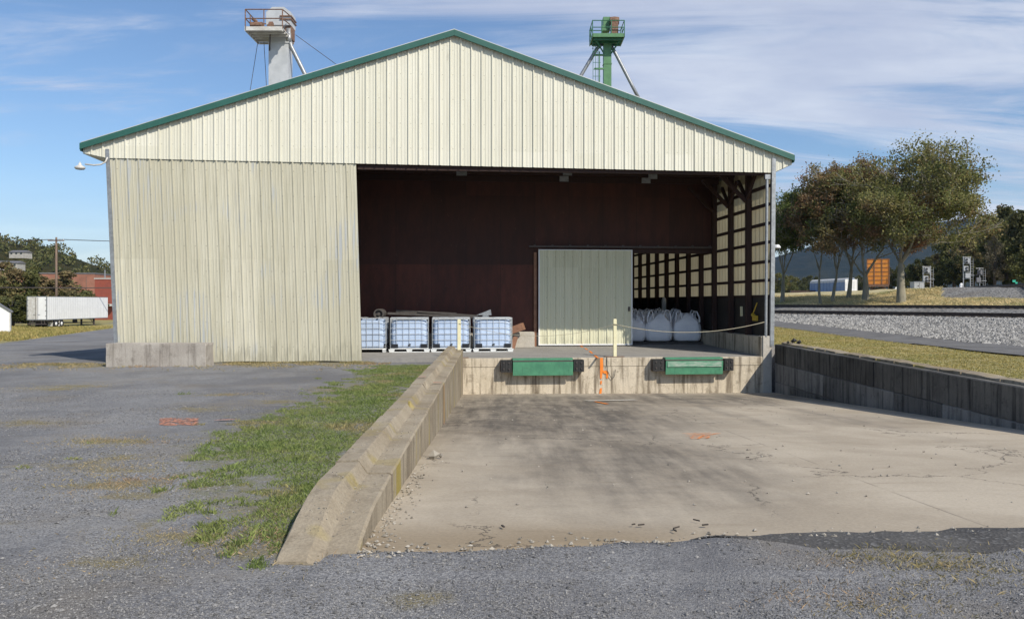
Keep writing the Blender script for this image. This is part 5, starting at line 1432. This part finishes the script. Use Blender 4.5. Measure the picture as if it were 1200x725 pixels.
# ------------------------------------------------------------------ left background
def trailer():
    Y = 103.; X1_ = (55-HX)/F*Y; w = 2.6; z = -1.72; L = 15.5
    t = empty('semi_trailer', (X1_-w/2, Y, z), 'long white box semi trailer parked beyond the gravel yard', 'trailer', R(0))
    b = MB(); b.bx(-w/2, w/2, .03, L, 1.12, 4.05); bd = b.build('body', MT['white'], t)
    b = MB(); b.bx(-w/2-.01, w/2+.01, 0, L, 4.05, 4.12); b.bx(-w/2-.02, w/2+.02, 0, L, 1.02, 1.12); b.bx(w/2-.10, w/2+.012, -.02, .05, 1.1, 4.05); b.bx(-w/2-.012, -w/2+.10, -.02, .05, 1.1, 4.05)
    for i in range(34): y = .6+i*.44; b.bx(w/2, w/2+.003, y, y+.02, 1.2, 4.0)
    b.build('trim', MT['galv'], t)
    for s in (-1, 1):
        b = MB(); b.bx(min(0.02*s,s*(w/2-.11)), max(0.02*s,s*(w/2-.11)), -.03, .028, 1.14, 4.02); d = b.build('rear_door', MT['offwhite'] if s < 0 else MT['white'], t)
        b = MB(); b.tube([(s*.15,-.06,1.15),(s*.15,-.06,4.0)], .022, 6); b.tube([(s*.15,-.08,1.75),(s*.45,-.08,1.75)], .02, 6)
        for zz in (1.5,2.2,2.9,3.6): b.bx(min(s*1.1,s*1.2), max(s*1.1,s*1.2), -.05, -.03, zz, zz+.08)
        b.build('latch_bar', MT['darksteel'], d)
    for y in (1.6, 2.9):
        for s in (-1, 1):
            b = MB(); b.lathe([(.30,-.14),(.50,-.13),(.52,-.1),(.52,.1),(.50,.13),(.30,.14)], 20, c=(s*(w/2-.2), y+.6, .52), axis='x'); wh = b.build('wheel', MT['wheel'], t, smooth=True)
            b = MB(); b.lathe([(.05,-.06),(.28,-.02),(.28,.02),(.05,.12)] if s > 0 else [(.05,-.12),(.28,-.02),(.28,.02),(.05,.06)], 16, c=(s*(w/2-.1), y+.6, .52), axis='x'); b.build('rim', MT['white'], wh)
    b = MB(); b.bx(-1., 1., .4, 4.2, .75, 1.0); b.bx(-1.2, 1.2, .0, .1, .45, .6)
    for x in (-1.0,-.6,.6,1.0): b.bar((x,.05,.5),(x*.9,.05,1.02),.07,.07)
    for x in (-.9, .9): b.bx(x-.1, x+.1, 12.2, 12.4, 0.05, 1.02); b.bx(x-.2, x+.2, 12.1, 12.5, .02, .07)
    b.bar((-.9,12.3,.5),(.9,12.3,.5),.06,.06); b.bar((.9,12.3,.3),(.9,11.2,1.0),.06,.06)
    b.build('chassis', MT['darksteel'], t)
    b = MB(); b.bx(-1.1,-.5,3.6,3.62,.25,.9); b.bx(.5,1.1,1.62,1.64,.2,.95); b.bx(.5,1.25,3.0,3.02,.2,.95); b.build('mud_flap', MT['offwhite'], t)
trailer()
sx_, sy_ = (12-HX)/F*71., 71.
t = empty('garden_shed', (sx_, sy_, -1.2), 'small white gabled shed at the left edge of the yard', 'shed', R(31))
b = MB(); b.bx(-3.6, 0, 0, 4, -.2, 2.0)
b.add([(-3.6,0,2.0),(0,0,2.0),(-1.8,0,3.3),(-3.6,4,2.0),(0,4,2.0),(-1.8,4,3.3)], [(0,1,2),(5,4,3)]); b.build('wall', MT['white'], t)
b = MB()
for s in (0, 1):
    xa, xb = (-1.8, .15) if s == 0 else (-3.75, -1.8); za, zb_ = (3.3, 1.9) if s == 0 else (1.9, 3.3)
    b.hexa([(xa,-.15,za),(xb,-.15,zb_),(xb,4.15,zb_),(xa,4.15,za),(xa,-.15,za+.1),(xb,-.15,zb_+.1),(xb,4.15,zb_+.1),(xa,4.15,za+.1)])
b.build('roof', MT['roofgrey'], t)
b = MB(); b.bx(-.98,-.90,-.02,0,1.5,1.75); b.bx(-.94,-.80,-.02,0,1.5,1.55); b.build('wall_bracket', MT['darksteel'], t)
b = MB(); b.bx(-.06,.02,-.03,.0,-.2,1.95); b.build('corner_board', MT['offwhite'], t)
# utility pole and wires
X, Y = (66-HX)/F*118, 118.; zb = -2.
t = empty('utility_pole', (X, Y, zb), 'brown wooden utility pole with a crossarm behind the white trailer', 'utility pole')
htop = CZ + (HY-278)/F*Y - zb
b = MB(); b.tube([(0,0,0),(0,0,htop)], [.20,.13], 10); b.build('pole', MT['pole'], t, smooth=True)
za = CZ+(HY-282)/F*Y-zb; b = MB(); b.bx(-1.2,1.2,-.15,-.03,za-.07,za+.07); b.build('crossarm', MT['pole'], t)
b = MB()
for x in (-1.1,-.5,.5,1.1): b.lathe([(.05,0),(.07,.06),(.04,.14)], 8, c=(x,-.09,za+.07))
b.build('insulator', MT['offwhite'], t)
mb = MB()
for x in (-1.1, .5, 1.1):
    mb.tube(sag((X+x-60, Y-9, zb+za+.4), (X+x, Y-.09, zb+za+.2), 1., 12), .02, 4); mb.tube(sag((X+x, Y-.09, zb+za+.2), (X+x+60, Y+9, zb+za+2.2), 1., 12), .02, 4)
tag(mb.build('power_lines', MT['darksteel']), 'thin overhead power lines running through the crossarm of the pole', 'power line')
mb = MB(); zz = CZ+(HY-336)/F*110
mb.tube(sag((-100, 100, zz+.3), (-40, 122, zz+.3), .4, 16), .07, 5)
tag(mb.build('telephone_cable', MT['darksteel']), 'single thick dark cable sagging in front of the brick building', 'cable')
mb = MB()
for k, (p0, p1) in enumerate((((-40,272),(560,240)),)): pass
# brick building
def building():
    Y = 165.; s = Y/F; xa = (-60-HX)*s; xb = (111-HX)*s; zb = -2.; zt = CZ+(HY-321)*s
    t = empty('brick_warehouse', (xb, Y, zb), 'long red brick warehouse wall behind the trailer and trees', 'warehouse', R(6))
    L = xb-xa; b = MB(); b.bx(-L, 0, 0, 20, 0, zt-zb); b.build('wall', MT['brick'], t)
    b = MB(); b.bx(-L-.1, .1, -.1, 20.1, zt-zb, zt-zb+.25); b.build('parapet', MT['roofgrey'], t)
    b = MB(); b.bx(-6.0, -2.8, -.04, 0, 3.0, 4.9)
    b.build('painted_panel', simple('pink_wall', (.42,.24,.19), (.36,.2,.16), 2, .8), t)
    bm_ = simple('dull_brown_boards', (.16,.09,.07), (.2,.12,.09), 2, .8)
    for x in (-1.9, -9.5, -14, -18.5, -23):
        b = MB(); b.bx(x-.9 if x < -5 else x-.4, x+.9 if x < -5 else x+.1, -.03, 0, 2.6, 4.8); b.build('window', bm_, t)
    b = MB(); b.bx(-1.75,-1.6,-.03,0,4.9,zt-zb-.5); b.build('downpipe', bm_, t)
    b = MB(); b.bx(-9, 1.5, -2.2, 0, 2.0, 2.25); 
    for x in (-8.8, -4, 1.2): b.bx(x-.08, x+.08, -2.1, -1.95, 0, 2.0)
    b.build('canopy', MT['galv'], t)
    # vivid red annex
    Y = 150.; s = Y/F; xa = (111-HX)*s; xb = (150-HX)*s
    t = empty('red_annex', (xa, Y, zb), 'lower bright red building beside the brick warehouse next to the barn', 'building')
    zt2 = CZ+(HY-327)*s
    b = MB(); b.bx(0, xb-xa, 0, 10, 0, zt2-zb); b.build('wall', MT['redpaint'], t)
    b = MB(); b.bx(-.1, xb-xa+.1, -.1, 10.1, zt2-zb, zt2-zb+.2); b.build('parapet', MT['offwhite'], t)
    b = MB(); b.bx(-8, 4, -1.5, -.2, 2.9, 3.3); b.build('canopy', MT['offwhite'], t)
    b = MB(); b.tube([(.9,2,zt2-zb),(.9,2,zt2-zb+1.8)], .12, 6); b.build('vent_pipe', MT['galv'], t)
building()
# ------------------------------------------------------------------ hills
def hill(name, mat, base_y, depth, prof, zbase, xpad=0, seed=1, amp=1.):
    """prof: list of (px, py) skyline seen at distance base_y+depth"""
    mb = MB(); n = 120; Yr = base_y+depth; x0, x1 = prof[0][0], prof[-1][0]; rows = 14; vs = []
    def sky(px):
        for (a, b), (c, d) in zip(prof, prof[1:]):
            if a <= px <= c: return lerp(b, d, (px-a)/(c-a))
        return prof[-1][1]
    for j in range(rows+1):
        t = j/rows; 
        for i in range(n+1):
            px = lerp(x0, x1, i/n); zt = CZ + (HY-sky(px))/F*Yr; X = (px-HX)/F*Yr
            if t <= .7: k = sm(t/.7); Yv = lerp(base_y, Yr, t/.7)
            else: k = 1-sm((t-.7)/.3)*.9; Yv = lerp(Yr, Yr+depth*.8, (t-.7)/.3)
            z = zbase + (zt-zbase)*k + amp*k*(pn(X, Yv, .01, seed)*.5 + pn(X, Yv, .04, seed)*.25)*(1 if t != .7 else .3)
            vs.append((X, Yv, z))
    m = n+1; mb.add(vs, [(j*m+i, j*m+i+1, (j+1)*m+i+1, (j+1)*m+i) for j in range(rows) for i in range(n)])
    return kind(mb.build(name, mat, smooth=True), 'structure'), vs, m
def woodmat(name, a, b, sc):
    m, t = M(name); p = t.pos()
    col = t.mixc(t.ramp(t.noise(p, sc, 7, .7), .35, .65), a, b)
    t.out(col, 1., 0, t.bump(t.noise(p, sc*2.5, 6, .7), 1., 3.), spec=.05); return m
far = woodmat('far_forest', (.012,.020,.016), (.028,.032,.022), .02)
hill('mountain', far, 1900, 700, [(780,335),(860,318),(905,302),(960,286),(1020,272),(1080,263),(1120,257),(1150,255.5),(1175,258),(1210,262),(1300,255),(1420,270)], 0, seed=2, amp=12)
hill('far_ridge', far, 2100, 600, [(-200,318),(60,313),(130,316),(180,318),(300,326),(520,335)], -5, seed=4, amp=6)
near = woodmat('hill_forest', (.035,.040,.016), (.06,.055,.025), .12)
_, hv, hm = hill('hillside', near, 260, 200, [(-160,262),(-60,268),(0,284),(20,286),(45,288),(75,300),(95,307),(118,317),(140,330),(170,345)], -2, seed=5, amp=2.)
def hill_forest():
    r = random.Random(9); mb = MB(); n = 0
    pts = [v for v in hv if v[1] < 470]
    cells = [(a, b) for a, b in zip(hv, hv[hm+1:])]
    for k in range(620):
        a, b = r.choice(cells); t = r.random(); x, y, z = (lerp(a[i], b[i], t) for i in range(3))
        if z < -1.5 or x/y < -.8: continue
        H = r.uniform(4, 8.) ; W = H*.5
        for _ in range(46):
            d = Vector((r.gauss(0,1), r.gauss(0,1), r.gauss(0,1))).normalized()*(r.random()**.4)
            leafquad(mb, Vector((x+d.x*W, y+d.y*W, z+H*.4+d.z*H*.5)), r.uniform(.5,1.1), r)
    kind(mb.build('woods', MT['leafwood2']), 'stuff')
hill_forest()
def house(px, py, Y, w, h, label, rz=0):
    s = Y/F; X = (px-HX)*s; z = CZ+(HY-py)*s
    t = empty('house', (X, Y, z), label, 'house', rz, 'houses on the wooded hill')
    b = MB(); b.bx(-w/2, w/2, 0, 6, -1.2, h)
    b.build('wall', MT['housewall'], t)
    b = MB(); b.add([(-w/2-.3,-.4,h),(w/2+.3,-.4,h),(w/2+.3,6.4,h),(-w/2-.3,6.4,h),(-w/2-.3,3,h+.9),(w/2+.3,3,h+.9)], [(0,1,5,4),(2,3,4,5),(0,4,3),(1,2,5),(3,2,1,0)]); b.build('roof', MT['roofgrey'], t)
    b = MB()
    for i in range(3):
        b = MB(); x = lerp(-w/2+1, w/2-1, i/2); b.bx(x-.4, x+.4, -.04, 0, .3*h, .8*h); b.build('window', MT['glass'], t)
house(19, 299, 330, 6, 1.3, 'pale flat house high among the trees on the left hill', 0.)
house(8, 313, 300, 7.5, 1.6, 'larger grey roofed white house lower on the left hill', .1)

# ------------------------------------------------------------------ haze, world, light, camera
mb = MB(); mb.bx(-3400, 3400, -320, 3400, -6.5, 420.)
hz = mb.build('haze', bpy.data.materials.new('haze_air')); kind(hz, 'stuff')
hm_ = hz.data.materials[0]; hm_.use_nodes = True; t = NT(hm_)
pv = t.n('ShaderNodeVolumePrincipled'); pv.inputs['Color'].default_value = (.40,.60,1.,1); pv.inputs['Density'].default_value = .5e-4; pv.inputs['Anisotropy'].default_value = .2
oo = t.n('ShaderNodeOutputMaterial'); t.nt.links.new(pv.outputs[0], oo.inputs['Volume'])

sd = Vector((.819, -.932, 1.09)).normalized()
elev = math.asin(sd.z); azim = math.atan2(sd.x, sd.y)
w = bpy.data.worlds.new('World'); SC.world = w; w.use_nodes = True; t = NT(w)
sky = t.n('ShaderNodeTexSky', {'sky_type': 'NISHITA', 'sun_disc': False, 'sun_elevation': elev, 'sun_rotation': azim, 'air_density': 1.0, 'dust_density': .6, 'ozone_density': 2.0})
g = t.n('ShaderNodeTexCoord').outputs['Generated']; sp = t.n('ShaderNodeSeparateXYZ', Vector=g)
zc = t.math('ADD', t.math('MAXIMUM', sp.outputs[2], 0.), .12)
pr = t.n('ShaderNodeCombineXYZ', X=t.math('DIVIDE', sp.outputs[0], zc), Y=t.math('DIVIDE', sp.outputs[1], zc)).outputs[0]
n1 = t.noise(t.mp(pr, (.5, 1.9, 1), (3.1, 1.7, 0)), 1.1, 12, .64, .9)
n2 = t.noise(t.mp(pr, (.35, .5, 1), (8.3, 2.2, 0)), .7, 4, .5, .3)
cl = t.math('ADD', t.math('MULTIPLY', n1, .6), t.math('MULTIPLY', n2, .4))
side = t.ramp(sp.outputs[0], -.35, .35, -.045, .04)
mask = t.math('MULTIPLY', t.ramp(t.math('ADD', cl, side), .465, .62), .76)
low = t.ramp(sp.outputs[2], .0, .16, .45, 0.)
mask = t.math('MAXIMUM', mask, low)
mask = t.math('MULTIPLY', mask, t.ramp(sp.outputs[1], -.2, .3, .6, 1.))
shade = t.ramp(t.noise(t.mp(pr, (1, 1.6, 1), (1.2,5,0)), 1.3, 6), .35, .7)
ccol = t.mixc(shade, (4.9,5.3,6.5), (6.9,7.2,7.9))
skb = t.mixc(1., sky.outputs[0], (.92,1.03,1.14), 'MULTIPLY')
col = t.mixc(mask, skb, ccol)
bg = t.n('ShaderNodeBackground', Color=col, Strength=.105)
wo = t.n('ShaderNodeOutputWorld'); t.nt.links.new(bg.outputs[0], wo.inputs[0])
sl = bpy.data.lights.new('sun', 'SUN'); sl.energy = 4.3; sl.angle = R(.53); sl.color = (1., .92, .79)
so = bpy.data.objects.new('sun', sl); COL.objects.link(so); so.location = sd*50; so.rotation_euler = sd.to_track_quat('Z', 'Y').to_euler()
cam = bpy.data.cameras.new('camera'); co = bpy.data.objects.new('camera', cam); COL.objects.link(co)
co.location = (0, 0, CZ); co.rotation_euler = (R(90), 0, 0)
cam.sensor_fit = 'HORIZONTAL'; cam.sensor_width = 36.; cam.lens = 36*F/1200; cam.shift_y = (HY-362.5)/1200*1.
cam.clip_start = .1; cam.clip_end = 9000
SC.camera = co
SC.view_settings.view_transform = 'Standard'; SC.view_settings.look = 'None'; SC.view_settings.gamma = 1; SC.view_settings.exposure = 0.2
SC.view_settings.use_curve_mapping = False
SC.render.engine = 'CYCLES'
SC.cycles.max_bounces = 7; SC.cycles.diffuse_bounces = 4; SC.cycles.transmission_bounces = 4; SC.cycles.volume_bounces = 0; SC.cycles.use_denoising = True
SC.cycles.sample_clamp_indirect = 6
